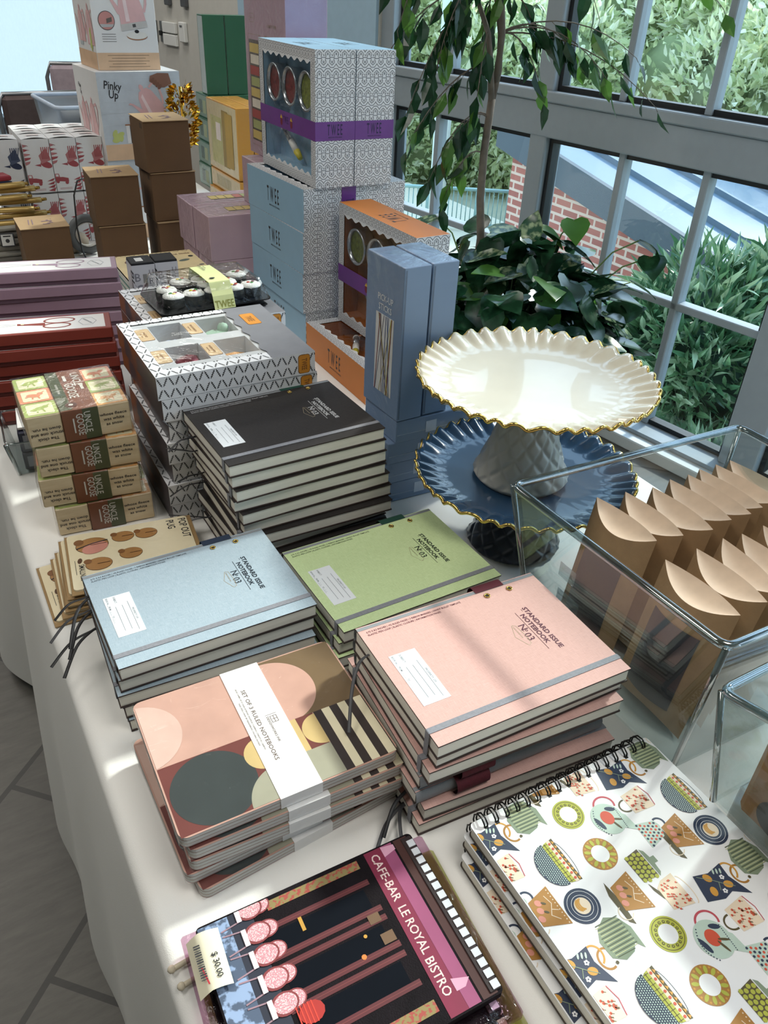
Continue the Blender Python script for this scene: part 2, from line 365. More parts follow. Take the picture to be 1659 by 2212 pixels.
# ------------------------------------------------------------------ outside
struct('ground_outside', G().box(2.35, -8, -1.3, 30, 30, -1.2, mat('b7b69c', .9, var=.1, scale=3)))
struct('terrace', G().box(2.6, 5.2, -1.2, 6.2, 10.2, -1.0, mat('d8cfb6', .9, var=.05)))
BX = 5.0
bw = brickmat('brick_wall', 'a8665a', '94574e', 'c9b4a6', .21, .072, .012, 0, (0, 0, 0), .8, vertical=False)
N = bw.node_tree.nodes; mp = N['Mapping']; mp.inputs['Rotation'].default_value = (0, 0, 0)
cx_ = N.new('ShaderNodeSeparateXYZ'); cc_ = N.new('ShaderNodeCombineXYZ'); L = bw.node_tree.links
L.new(N['Texture Coordinate'].outputs['Object'], cx_.inputs[0]); L.new(cx_.outputs['Y'], cc_.inputs['X']); L.new(cx_.outputs['Z'], cc_.inputs['Y']); L.new(cc_.outputs[0], mp.inputs[0])
rz_ = lambda y: .34 + (y - 6.41) * .192
ann = thing('brick_annex', 'low red brick building with sloping grey metal roof outside the windows', 'building', (0, 0, 0))
g = G(); Y0, Y1 = -1.0, 6.36
g.add([(BX, Y0, -1.2), (BX, Y1, -1.2), (BX, Y1, rz_(Y1) - .06), (BX, Y0, rz_(Y0) - .06), (BX + 3, Y0, -1.2), (BX + 3, Y1, -1.2), (BX + 3, Y1, rz_(Y1) - .06), (BX + 3, Y0, rz_(Y0) - .06)], [(0, 1, 2, 3), (1, 5, 6, 2), (0, 3, 7, 4), (4, 7, 6, 5)], bw); g.obj('brick_wall', ann)
ROOF = mat('6e7f8c', .5, metal=.1, var=.03); FAS = mat('434f58', .6, var=.03)
g = G(); a, b = Y0 - .1, 6.5
g.add([(BX - .1, a, rz_(a)), (BX + 3, a, rz_(a)), (BX + 3, b, rz_(b)), (BX - .1, b, rz_(b)), (BX - .1, a, rz_(a) - .03), (BX + 3, a, rz_(a) - .03), (BX + 3, b, rz_(b) - .03), (BX - .1, b, rz_(b) - .03)], [(0, 1, 2, 3), (4, 7, 6, 5), (0, 4, 5, 1), (1, 5, 6, 2), (2, 6, 7, 3), (3, 7, 4, 0)], ROOF)
for k in range(5):
    x = BX + .35 + k * .55; g.add([(x, a, rz_(a)), (x + .03, a, rz_(a)), (x + .03, b, rz_(b)), (x, b, rz_(b)), (x, a, rz_(a) + .045), (x + .03, a, rz_(a) + .045), (x + .03, b, rz_(b) + .045), (x, b, rz_(b) + .045)], [(0, 1, 5, 4), (1, 2, 6, 5), (2, 3, 7, 6), (3, 0, 4, 7), (4, 5, 6, 7)], ROOF)
g.obj('metal_roof', ann)
g = G(); g.add([(BX - .11, a, rz_(a) + .02), (BX - .11, b, rz_(b) + .02), (BX - .11, b, rz_(b) - .22), (BX - .11, a, rz_(a) - .22), (BX - .06, a, rz_(a) + .02), (BX - .06, b, rz_(b) + .02), (BX - .06, b, rz_(b) - .22), (BX - .06, a, rz_(a) - .22)], [(0, 1, 2, 3), (4, 7, 6, 5), (0, 4, 5, 1), (3, 2, 6, 7), (1, 5, 6, 2), (0, 3, 7, 4)], FAS); g.obj('fascia', ann)
RAILM = mat('8fb3b0', .5); rl = thing('terrace_railing', 'pale green metal railing at the edge of the terrace outside', 'railing', (0, 0, 0))
g = G(); A_, B_ = Vector((4.2, 8.6, -1.0)), Vector((6.1, 7.4, -1.0))
for z in (.06, .45): g.tube([A_ + Vector((0, 0, z)), B_ + Vector((0, 0, z))], .02, RAILM, 6)
g.obj('rail', rl)
for k in range(5):
    p = A_.lerp(B_, k / 4); G().tube([p, p + Vector((0, 0, .46))], .03, RAILM, 8).obj('post', rl)
g = G()
for k in range(44):
    p = A_.lerp(B_, (k + .5) / 44); g.tube([p + Vector((0, 0, .06)), p + Vector((0, 0, .45))], .007, RAILM, 4)
g.obj('balusters', rl)['kind'] = 'stuff'
tag(G().tube([(5.0, 7.6, -1), (5.0, 7.6, 3)], .09, mat('cfe0e0', .5), 16).obj('porch_column'), 'round pale column standing on the terrace outside', 'column')

def leafmesh(g, p, d, up, L, wd, m, fold=.25, curl=.2):
    d = Vector(d).normalized(); r = d.cross(Vector(up))
    r = r.normalized() if r.length > 1e-3 else Vector((1, 0, 0)); n = r.cross(d).normalized(); p = Vector(p)
    vs = [p, p + d * L * .3 + r * wd * .42 + n * wd * fold * .5, p + d * L * .3 - r * wd * .42 + n * wd * fold * .5, p + d * L * .6 + r * wd * .36 + n * wd * (fold * .45) - n * L * curl * .3, p + d * L * .6 - r * wd * .36 + n * wd * (fold * .45) - n * L * curl * .3, p + d * L - n * L * curl, p + d * L * .3, p + d * L * .6 - n * L * curl * .3]
    g.add(vs, [(0, 6, 1), (0, 2, 6), (6, 7, 3, 1), (2, 4, 7, 6), (7, 5, 3), (4, 5, 7)], m, False)
def rv(): return Vector((random.gauss(0, 1), random.gauss(0, 1), random.gauss(0, 1))).normalized()
TL = [mat('edf2c4', .5, trans=.65, var=.10, scale=2), mat('cfdcaa', .5, trans=.6, var=.12, scale=2), mat('f6f8de', .5, trans=.65, var=.06, scale=2)]
BL = [mat('6f9668', .3, trans=.25, var=.15), mat('4f7a55', .3, trans=.2, var=.1), mat('a4bd98', .3, trans=.25)]
def crown(rx, ry, rzz, n, L, wd, mats, lobes=14, seed=1, core=None):
    random.seed(seed); g = G(); lb = []
    for _ in range(lobes):
        v = rv(); q = random.uniform(.25, .75); lb.append((Vector((v.x * rx * q, v.y * ry * q, v.z * rzz * q)), random.uniform(.3, .5)))
    for _ in range(n):
        c, q = random.choice(lb); v = rv(); p = c + Vector((v.x * rx * q, v.y * ry * q, v.z * rzz * q)) * random.uniform(.8, 1.05)
        d = (v + rv() * .7 + Vector((0, 0, .2))).normalized(); leafmesh(g, p, d, rv(), L * random.uniform(.7, 1.3), wd * random.uniform(.7, 1.2), random.choice(mats))
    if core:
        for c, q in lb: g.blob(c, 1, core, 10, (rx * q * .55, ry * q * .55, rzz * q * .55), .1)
    return g
BARK = mat('6d5c4a', .9, var=.15, bump=.5, bscale=40)
tg = crown(1.7, 1.7, 2.0, 36000, .11, .05, TL, 34, 3, mat('c2d29c', .6, trans=.6, var=.3, scale=3))
def tree(x, y, z, s, lab, src=None):
    t = thing('garden_tree', lab, 'tree', (x, y, -1.2), 0, 'trees outside')
    o = tg.obj('foliage', t) if src is None else bpy.data.objects.new('foliage', src.data)
    if src is not None: COL.objects.link(o); o.parent = t
    o.location = (0, 0, z + 1.2); o.scale = (s, s, s); o.rotation_euler[2] = x * 3
    G().tube([(0, 0, 0), (.1, 0, (z + 1.2) * .6), (0, .1, z + 1.2)], .12, BARK, 8, taper=.5).obj('trunk', t)
    return o
src = None
for i, (x, y, z, s, lab) in enumerate((
    (6.3, 12.5, -.1, 1.3, 'yellow green leafy tree beyond the terrace railing, furthest left outside'),
    (7.9, 11.2, .0, 1.3, 'leafy tree outside behind the ficus, between the terrace and the brick building'),
    (9.0, 9.4, .3, 1.25, 'leafy tree rising behind the far end of the metal roof'),
    (9.7, 7.3, .2, 1.25, 'leafy tree behind the middle of the metal roof'),
    (9.9, 5.0, .2, 1.3, 'leafy tree behind the metal roof, seen through the upper middle panes'),
    (9.6, 2.6, .2, 1.25, 'leafy tree behind the metal roof, seen through the upper right panes'),
    (9.3, .4, .2, 1.2, 'leafy tree outside, furthest right of the row'),
    (5.2, 14.8, -.2, 1.3, 'leafy tree outside seen beside the stacked boxes at the window edge'))):
    o = tree(x, y, z, s, lab, src); src = src or o
def bush(x, y, z, r, h, n, seed, lab):
    t = thing('laurel_bush', lab, 'bush', (x, y, -1.2), 0, 'bushes outside the window')
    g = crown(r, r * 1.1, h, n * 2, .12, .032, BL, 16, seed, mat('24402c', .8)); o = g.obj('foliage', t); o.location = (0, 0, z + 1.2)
    G().tube([(0, 0, 0), (0, 0, z + 1.2)], .03, BARK, 6).obj('stem', t)
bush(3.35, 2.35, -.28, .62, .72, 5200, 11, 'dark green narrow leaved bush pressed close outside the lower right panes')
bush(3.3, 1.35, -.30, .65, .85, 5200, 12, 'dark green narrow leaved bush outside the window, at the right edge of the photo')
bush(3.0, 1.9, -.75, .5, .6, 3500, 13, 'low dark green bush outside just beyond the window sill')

# ------------------------------------------------------------------ table
random.seed(5)
CLOTH = mat('f0eee9', .85, var=.015, scale=4, bump=.15, bscale=900)
def xe(y): return .031 - .019 * min(y, 1.2)
def clothpt(u, v):
    y = -1.0 + 4.35 * v; e = xe(y); R_ = .014; k = u
    def side(q, right=False):     # q 0..1 down the drop
        z = TZ - .014 - q * (TZ - .055); f = .5 + .5 * sin(y * 9.3 + sin(y * 4.1) * 2); f2 = sin(y * 23 + 2)
        fl = (.012 + .045 * f + .006 * f2) * q ** .8
        if y > 1.45: fl += min(1, (y - 1.45) / .25) * .075 * q ** .7
        return fl, z
    if k < .3:
        fl, z = side(1 - k / .3); return (e - fl, y, z)
    if k < .36:
        a = (k - .3) / .06 * pi / 2; return (e + R_ * (1 - cos(a)), y, TZ - R_ + R_ * sin(a))
    if k < .64:
        t = (k - .36) / .28; return (e + R_ + t * (.93 - e - R_), y, TZ)
    if k < .7:
        a = (k - .64) / .06 * pi / 2; return (.93 + R_ * sin(a), y, TZ - R_ * (1 - cos(a)))
    fl, z = side((k - .7) / .3); return (.944 + fl, y, z)
g = G(); g.grid(clothpt, 100, 420, CLOTH)
tag(g.obj('tablecloth'), 'long white cloth draped over the display table and hanging to the floor', 'tablecloth')
DT = mat('6b5a48', .5); tb = thing('folding_table', 'long display table hidden under the white cloth', 'table', (.48, 1.0, 0))
G().box(-.43, -1.9, .70, .44, 2.3, .735, DT, .004).obj('tabletop', tb)
for x in (-.36, .36):
    for y in (-1.75, .2, 2.15): G().tube([(x, y, 0), (x, y, .70)], .015, GR, 8).obj('leg', tb)
ZT = TZ + .0006

# ------------------------------------------------------------------ standard issue notebooks
PAGE = mat('ece7da', .8, kind='pages', var=.06); EDGE = mat('3b2c28', .6); ELAS = mat('8b8c92', .7, var=.08, scale=400); GOLD = mat('d8b868', .22, metal=1.); DARK = mat('15161a', .7)
LABELW = mat('e9ecef', .5, var=.01); LINEG = mat('8a8f94', .6); SPG = mat('8d9093', .7, kind='linen', var=.04)
NT = .0172
def notebook(name, color, ink, loop, label, alt=None, spine=None):
    t = thing(name, label, 'notebook'); C = mat(color, .65, kind='linen', var=.05, bump=.12, alt=alt, spec=.25); I = mat(ink, .5); w, d = .108, .0825
    g = G()
    for z0, z1 in ((0, .0016), (NT - .0016, NT)):
        g.box(-w, -d, z0, w, d - .003, z1, EDGE, faces=('bot', 'front', 'back', 'left', 'right')); top = z1 > .01
        g.add([(-w, -d, z1), (w, -d, z1), (w, d - .003, z1), (-w, d - .003, z1)] if top else [(-w, -d, z0 - .00005), (-w, d - .003, z0 - .00005), (w, d - .003, z0 - .00005), (w, -d, z0 - .00005)], [(0, 1, 2, 3)], C)
        if not top: g.add([(-w, -d, z1), (w, -d, z1), (w, d - .003, z1), (-w, d - .003, z1)], [(0, 1, 2, 3)], EDGE)
    s = S(g, (-w, -d, NT), (1, 0, 0), (0, 1, 0), .00012)
    s.text('STANDARD ISSUE', .1715, .117, .0054, I, -90, sx=1.1, bold=.035); s.text('NOTEBOOK', .1632, .1085, .0054, I, -90, sx=1.1, bold=.035)
    s.line([(.1605, .1135), (.1605, .056)], .0006, I); s.line([(.1695, .1155), (.1695, .1125)], .0005, I)
    s.text('N', .1515, .096, .0082, I, -90); s.text('o', .1545, .0885, .0045, I, -90); s.line([(.1525, .0885), (.1525, .0865)], .0006, I); s.text('03', .1495, .0835, .0082, I, -90)
    LG = mat('b9a98a', .4, metal=.3)
    s.line([(.1395, .0835), (.1455, .0985), (.1465, .0985), (.1495, .097), (.1505, .0835), (.1495, .070), (.1465, .0685), (.1455, .0685)], .00045, LG, closed=True)
    s.text('DESIGNWORKS INK', .1455, .0965, .0014, LG, -90)
    s.text('6.75 X 8.5 INCHES | 192 RULED PAGES | 3 RIBBON MARKERS | HANDY BULLET TEMPLATE', .0075, .1510, .0025, I, 0, sx=.82)
    s.text('ELASTIC PEN LOOP | ELASTIC CLOSURE | INFORMATION PAGES', .0075, .1468, .0025, I, 0, sx=.86)
    g.obj('cover', t)
    g = G(); P = []; 
    for k in range(9):
        a = pi / 2 - pi * k / 8; P.append((d - .0045 + .0045 * cos(a), NT / 2 + (NT / 2 + .0002) * sin(a)))
    P = [(d - .0085, NT + .0002)] + P + [(d - .0085, -.0002)]
    vs = [(x, y, z) for x in (-w, w) for y, z in P]; n = len(P); g.add(vs, [(k, k + 1, n + k + 1, n + k) for k in range(n - 1)], SPG, True); g.obj('spine', t)
    G().box(-w + .0012, -d + .0012, .0016, w - .0012, d - .004, NT - .0016, PAGE).obj('page_block', t)
    g = G(); y0, y1 = -d + .0150, -d + .0212
    g.box(-w - .0007, y0, NT, w + .0007, y1, NT + .0007, ELAS).box(-w - .0008, y0, -.0003, -w, y1, NT + .0007, ELAS).box(w, y0, -.0003, w + .0008, y1, NT + .0007, ELAS)
    g.obj('elastic_band', t)
    g = G(); g.box(-w + .0113, -d + .0445, NT, -w + .0402, -d + .113, NT + .0003, LABELW); s = S(g, (-w, -d, NT + .0003), (1, 0, 0), (0, 1, 0), .0001)
    for x in (.0205, .0275, .034): s.line([(x, .048 if x > .03 else .052), (x, .098 if x > .03 else .094)], .0005, LINEG)
    s.text('PROPERTY OF:', .0355, .075, .0023, LINEG, -90, al='c'); s.text('SUBJECT', .0215, .111, .0022, LINEG, -90); s.text('BOOK No __ FROM __/__/__  TO __/__/__', .0135, .1115, .0022, LINEG, -90, sx=.8)
    g.obj('name_label', t)['label'] = 'white name label'
    for x in (.1494, .1781):
        g = G(); c = (x - w, .1488 - d, NT); g.lathe([(.0020, .0003), (.0034, .0003), (.0036, .0009), (.0030, .0013), (.0022, .0011), (.0018, .0002)], GOLD, 16, c); g.lathe([(.0019, .00025), (.0002, .00025)], DARK, 12, c); g.obj('brass_eyelet', t)
    L = mat(loop, .8, var=.12, scale=500); g = G(); n = 8; x0, x1 = .140 - w, .176 - w; vs = []
    for k in range(n + 1):
        a = pi / 2 - pi * k / n; vs += [(x0, d + .001 + .0075 * cos(a) - .0015, NT / 2 + (NT / 2 + .0007) * sin(a)), (x1, d + .001 + .0075 * cos(a) - .0015, NT / 2 + (NT / 2 + .0007) * sin(a))]
    vs = [(x0, d - .0085, NT + .0007), (x1, d - .0085, NT + .0007)] + vs; g.add(vs, [(2 * k, 2 * k + 1, 2 * k + 3, 2 * k + 2) for k in range(n + 1)], L, True); g.obj('pen_loop', t)['label'] = 'ribbed pen loop'
    return t
RB = [mat('6f7072', .5), mat('1d1d20', .5), mat('4d4d50', .5)]
def ribbon(par, pts, m, w=.0035):
    P = [Vector(p) for p in pts]; n = len(P) * 6; Q = []
    for i in range(n + 1):      # catmull-rom
        t = i / n * (len(P) - 1); k = min(int(t), len(P) - 2); f = t - k; a, b, c, d = P[max(k - 1, 0)], P[k], P[k + 1], P[min(k + 2, len(P) - 1)]
        Q.append(.5 * ((2 * b) + (c - a) * f + (2 * a - 5 * b + 4 * c - d) * f * f + (3 * b - a - 3 * c + d) * f ** 3))
    g = G(); vs = []
    for i, q in enumerate(Q):
        t = (Q[min(i + 1, n)] - Q[max(i - 1, 0)]).normalized(); s = t.cross(Vector((.25, .15, 1))).normalized() * w / 2; up = Vector((0, 0, .00025)); vs += [q - s + up, q + s + up, q + s - up, q - s - up]
    fs = []
    for i in range(n):
        for k in range(4): fs.append((4 * i + k, 4 * i + (k + 1) % 4, 4 * i + 4 + (k + 1) % 4, 4 * i + 4 + k))
    g.add(vs, fs, m, True); return g.obj('ribbon_marker', par)
def stack(src, n, x, y, a, z0, pitch, lab, group, jit, flips=(), rib=()):
    """x, y: near corner of the topmost book"""
    w, d = .108, .0825; out = []
    for i in range(n):
        dx, dy, da = jit[i % len(jit)] if i else (0, 0, 0); r = radians(a + da); cx = x + w * cos(r) - d * sin(r) + dx; cy = y + w * sin(r) + d * cos(r) + dy
        if i in flips: r += pi
        z = z0 + (n - 1 - i) * pitch; L = lab % nth(i, n)
        if i == 0: src.location = (cx, cy, z); src.rotation_euler[2] = r; src['label'] = L; src['group'] = group; o = src
        else: o = dup(src, (cx, cy, z), r, L, group)
        out.append(o)
    for i, pts in rib: ribbon(out[i], pts, RB[len(pts) % 3 if random.random() < .5 else random.randrange(3)])
    return out
def rl(dx, dy, dz, y0=.03, k=3):   # ribbon leaving the left end of a book
    return [(-.100, y0, .009), (-.112, y0 - .002, .008), (-.112 + dx * .5, y0 + dy * .4, .010 + dz * .2), (-.112 + dx, y0 + dy, .009 + dz)]
pinkN = notebook('notebook', 'dab0a6', '5c2133', '5e1c28', '', 'cfa49a')
ps = stack(pinkN, 7, .2762, .3528, -1.5, ZT, .0179, 'dusty pink cloth notebook, %s of the pink stack', 'pink notebooks', [(0, 0, 0), (.003, .004, .6), (-.004, .003, -2.2), (-.006, .012, -2), (-.010, .010, -1.0), (-.004, .004, -3.5), (-.009, .003, -2)], (3, 4),
    ((0, [(-.104, .05, .009), (-.118, .050, .0), (-.135, .030, -.012), (-.152, .0, -.03)]), (5, rl(-.035, -.03, -.015, -.05)), (6, rl(-.02, -.05, -.005, -.052)), (6, rl(-.045, -.04, -.004, -.05))))
blueN = notebook('notebook', 'abbac3', '1d2833', '22324a', '', '9aabb6')
stack(blueN, 5, .0635, .6005, .6, ZT, .0180, 'light blue cloth notebook, %s of its stack', 'blue notebooks', [(0, 0, 0), (-.002, .003, -.5), (-.006, .0, -2.5), (-.002, .001, -3.2), (.000, -.002, -3.6)], (),
    ((0, rl(-.036, -.012, -.012, .055)), (0, rl(-.03, -.05, -.02, .05)), (1, rl(-.045, -.02, -.015, .05)), (1, rl(-.032, -.055, -.01, .045)), (2, rl(-.05, -.03, -.012, .04)), (2, rl(-.04, -.05, -.014, .04))))
greenN = notebook('notebook', 'cfe0ac', '1c2a1e', '174436', '', 'bfd29a')
stack(greenN, 4, .2945, .566, 1.4, ZT, .0180, 'light green cloth notebook, %s of its stack', 'green notebooks', [(0, 0, 0), (-.004, .004, -1.0), (-.008, .0, -2.5), (-.010, .004, -3)], (), ((2, rl(-.01, -.03, .0, .0)),))
blackN = notebook('notebook', '34302f', 'c9c9c9', '1c4c3f', '', '2b2827')
stack(blackN, 10, .2475, .778, 1.9, ZT, .0180, 'black cloth notebook, %s of the tall black stack', 'black notebooks', [(0, 0, 0), (.003, .003, -.6), (.006, -.002, 1.2), (.004, .004, -1.2), (.012, -.002, 1.0), (.014, .003, -1.0), (.010, -.004, -2), (.012, .001, 1.4), (.008, -.004, -2.6), (.010, .0, -1)], (),
    ((1, rl(-.03, .02, .02, .05)), (1, rl(-.035, -.01, -.01, .05)), (2, rl(-.028, .005, .006, .05)), (2, rl(-.03, .02, .0, .05)), (4, rl(-.035, -.01, .0, .05)), (5, rl(-.05, .0, -.012, .05)), (8, rl(-.045, .0, -.01, .05)), (8, rl(-.05, .02, .003, .05))))

# ------------------------------------------------------------------ wrap: thin clear film around a box
FILM = clear('film', (.97, .97, .97), .8, .08, .5, 30, .03)
FILM2 = clear('film_glossy', (.985, .985, .985), .8, .10, .35, 22, .010)
ACR = clear('acrylic', (.92, .95, .95), 1.1, .02, 0, 25, .03)
ACE = clear('acrylic_edge', (.55, .62, .62), 1.4, .05, 0, 25, .28)
def wrap(par, x0, y0, z0, x1, y1, z1, m=None, e=.0008, name='plastic_wrap'):
    return G().box(x0 - e, y0 - e, z0, x1 + e, y1 + e, z1 + e, m or FILM, .002).obj(name, par)
INK = mat('2a2a2e', .5)

# ------------------------------------------------------------------ set of three ruled notebooks
def rrect(x0, y0, x1, y1, r, n=5):
    P = []
    for cx, cy, a in ((x1 - r, y0 + r, -90), (x1 - r, y1 - r, 0), (x0 + r, y1 - r, 90), (x0 + r, y0 + r, 180)):
        for k in range(n + 1): t = radians(a + 90 * k / n); P.append((cx + r * cos(t), cy + r * sin(t)))
    return P
def prism(g, P, z0, z1, m, mt=None, inset=0):
    n = len(P); g.add([(x, y, z) for z in (z0, z1) for x, y in P], [tuple(range(n))[::-1]] + [(k, (k + 1) % n, n + (k + 1) % n, n + k) for k in range(n)], m)
    g.add([(x, y, z1) for x, y in P], [tuple(range(n))], mt or m)
    return g
PK = mat('cfa493', .4); BRN = mat('7a6448', .4); MAR = mat('74403a', .4); DKG = mat('3f4544', .4); YEL = mat('d2b77e', .4); SAGE = mat('a8a590', .4); CRM = mat('ece2c2', .4); DBR = mat('3d3331', .4)
def set3(label):
    t = thing('notebook_set', label, 'notebook set', group='sets of three ruled notebooks'); w, d, h = .207, .163, .0128; T = h / 3
    P = rrect(0, 0, w, d, .008)
    for k, (c, sp) in enumerate((('a5564a', 'c9a391'), ('9aa08c', 'e4c98c'), ('7c4038', 'd9b09c'))):
        g = G(); prism(g, P, k * T, k * T + .0002, mat(c, .5)); prism(g, rrect(.0001, .0001, w - .0001, d - .0001, .008), k * T + .0002, (k + 1) * T - .0003, mat('c9c7c2', .6, kind='pages', var=.05)); prism(g, P, (k + 1) * T - .0003, (k + 1) * T - .0001, mat(c, .5), PK if k == 2 else mat(c, .5))
        if k == 2:
            s = S(g, (0, 0, h - .0001), (1, 0, 0), (0, 1, 0), .0001, clip=(.0015, .0015, w - .0015, d - .0015))
            s.p([(.1285, .077), (w, .077), (w, d), (.1285, d)], BRN); s.disc(.1285, .1165, .042, PK, 2, 40, a0=-90, a1=90); s.p([(.1, .077), (.1285, .077), (.1285, .16), (.1, .16)], PK, 2)
            s.p([(0, 0), (.1, 0), (.1, .077), (0, .077)], MAR); s.disc(.042, .038, .0385, DKG, 2, 48); s.disc(.1005, .0, .036, SAGE, 2, 40, a0=0, a1=180); s.p([(.0995, 0), (.14, 0), (.14, .037), (.0995, .037)], SAGE, 3)
            s.disc(.094, .0535, .0185, YEL, 2, 30); s.rect(.112, .037, .1345, .077, YEL, 3); s.rect(.1345, .037, .1525, .077, MAR, 3); s.disc(.1535, .0565, .0188, YEL, 4, 30, a0=90, a1=270); s.rect(.1285, 0, .1535, .037, SAGE, 3)
            for q in range(7): s.rect(.1535 + q * .0085, 0, .1535 + (q + 1) * .0085, .077, CRM if q % 2 else DBR, 3)
            s.disc(-.005, .117, .040, mat('dcbaab', .4), 2, 40)
        g.obj('notebook', t)['label'] = ['lowest thin notebook of the set', 'middle thin notebook of the set', 'uppermost notebook with geometric shapes cover'][k]
    g = G(); x0, x1 = .0885, .1285; g.box(x0, -.0006, -.0002, x1, d + .0006, h + .0006, mat('eeecea', .5, var=.01)); s = S(g, (0, 0, h + .0006), (1, 0, 0), (0, 1, 0), .00012)
    GI = mat('6a5a50', .5); s.text('SET OF 3 RULED NOTEBOOKS', .1000, .133, .0042, GI, -90, sx=1.2); s.text('DESIGNWORKS INK', .1105, .0905, .0024, GI, -90, sx=1.1)
    s.line([(.114, .090), (.120, .090), (.120, .082), (.114, .082)], .0005, GI, closed=True); s.line([(.110, .0925), (.121, .0925)], .0004, GI); s.line([(.117, .090), (.117, .082)], .0005, GI); s.line([(.115, .086), (.120, .086)], .0005, GI)
    s.text('JEU DE 3 CAHIERS | SET OF 3 RULED NOTEBOOKS | PAQUETE DE 3 CUADERNOS | CONJUNTO DE 3 CADERNOS', .0955, .137, .0014, GI, -90, sx=.85); s.text('RULED | REGLE | A RIGHE | MIT ZEILENLINIERUNG | CON LINEAS | PAUTADOS', .0925, .118, .0014, GI, -90, sx=.85)
    g.obj('belly_band', t)['label'] = 'white paper belly band'
    wrap(t, .0, .0, 0, w, d, h + .0007, FILM2)
    return t
s0 = set3('wrapped notebook set with geometric shapes cover, %s of its stack')
for i, (dx, dy, da) in enumerate(((0, 0, 0), (.005, -.004, -.6), (.004, -.005, -1.6), (-.001, -.006, 2.2), (.008, -.016, 5.0))):
    L = 'wrapped notebook set with geometric shapes cover, %s of its stack' % nth(i, 5); z = ZT + (4 - i) * .0145; p = (.0626 + dx, .4046 + dy, z); r = radians(-.8 + da)
    if i == 0: s0.location = p; s0.rotation_euler[2] = r; s0['label'] = L
    else: dup(s0, p, r, L)

# ------------------------------------------------------------------ spiral notebooks with crockery covers
NAVY = mat('2f3a52', .5); ORG = mat('d39a3f', .5); LIME = mat('b9bb45', .5); OLV = mat('5a4f30', .5); MINT = mat('c2d6c8', .5); RED = mat('d4553a', .5); SG = mat('8b9a80', .5); CRE = mat('ecd9bf', .5); WHT = mat('efefef', .5, var=.01); BRO = mat('b07c36', .5); PNK = mat('d98f7c', .5); CRIM = mat('c4505c', .5); LSG = mat('c6ccb0', .5)
mm = .001
def m_lemonjug(s):
    s.arc(-3*mm, 17*mm, 8*mm, 1.6*mm, ORG, 20, 200, 7*mm); s.p([(x*mm, y*mm) for x, y in ((-14, -14), (8, -20), (13, -4), (11, 6), (20, 20), (0, 14), (-12, 16), (-10, 0))], NAVY, 2)
    for x, y, r in ((-7, -4, 30), (4, -8, -20), (5, 8, 60)): s.disc(x*mm, y*mm, 4.2*mm, ORG, 3, 12, 3.2*mm, rot=r)
    s.line([(-12*mm, -12*mm), (-3*mm, -1*mm), (2*mm, 4*mm), (9*mm, 12*mm)], .6*mm, SG, 4); s.line([(0, 2*mm), (6*mm, -2*mm)], .6*mm, SG, 4)
    for x, y in ((-2, 8), (8, 1)):
        for k in range(5): s.disc((x + 1.4 * cos(k * 1.257)) * mm, (y + 1.4 * sin(k * 1.257)) * mm, .9*mm, WHT, 4, 8)
    for k in range(3): s.disc((-9 + k * 1.2) * mm, (5 + k * 3) * mm, 2.6*mm, MINT, 4, 8, .9*mm, rot=-30)
def m_stripejug(s):
    s.arc(8*mm, -17*mm, 8*mm, 1.8*mm, BRO, 120, 380, 7*mm)
    P = [(-13, -8), (-4, -14), (10, -13), (16, -4), (14, 6), (9, 11), (16, 16), (-2, 17), (-13, 12), (-18, 2)]; s.p([(x*mm, y*mm) for x, y in P], SG, 2)
    for k in range(9): s.line([((-15 + k * 3.3) * mm, (-9 - (2 if 2 < k < 7 else 0)) * mm), ((-14 + k * 3.3) * mm, (13 if k < 8 else 8) * mm)], .8*mm, mat('5a6347', .5), 3); s.line([((-13.4 + k * 3.3) * mm, -10*mm), ((-12.4 + k * 3.3) * mm, 12*mm)], .5*mm, mat('d6d7a0', .5), 3) if k < 8 else None
    s.disc(14*mm, -12*mm, 1.4*mm, OLV, 4, 8)
def ringp(s, R, outer, inner, r2):
    s.disc(0, 0, R*mm, outer, 2, 36); s.disc(0, 0, r2*mm, inner, 3, 28)
def m_limeplate(s):
    ringp(s, 14.5, LIME, WHT, 8); s.arc(0, 0, 12.8*mm, .5*mm, OLV, n=30, l=3)
    for k in range(16):
        a = k / 16 * 2 * pi; s.disc(9.8 * cos(a) * mm, 9.8 * sin(a) * mm, 1.3*mm, OLV, 3, 8); s.disc(9.8 * cos(a) * mm, 9.8 * sin(a) * mm, .6*mm, LIME, 4, 8)
def m_bluepot(s):
    s.arc(-12*mm, 6*mm, 9*mm, 1.8*mm, CRIM, 60, 250, 10*mm); s.disc(0, 0, 16*mm, MINT, 2, 30, 15*mm, rot=20); s.p([(x*mm, y*mm) for x, y in ((-2, 12), (12, 5), (22, 18), (4, 17))], MINT, 2)
    s.disc(-1*mm, 0, 7*mm, RED, 3, 20, 6*mm); s.disc(-7*mm, 8*mm, 5*mm, NAVY, 3, 12, 2.2*mm, rot=60); s.disc(1*mm, -10*mm, 7*mm, NAVY, 3, 12, 2.2*mm, rot=10); s.disc(8*mm, 3*mm, 6*mm, OLV, 3, 10, 1.1*mm, rot=15); s.disc(4*mm, 7*mm, 5*mm, OLV, 3, 10, 1.1*mm, rot=60)
    for k in range(14): s.disc((-12 + k * 2) * mm, (-13 + .12 * (k - 7) ** 2) * mm, .6*mm, NAVY, 3, 6); s.disc((-6 + k * 1.6) * mm, (12.5 - k * .2) * mm, .5*mm, NAVY, 3, 6)
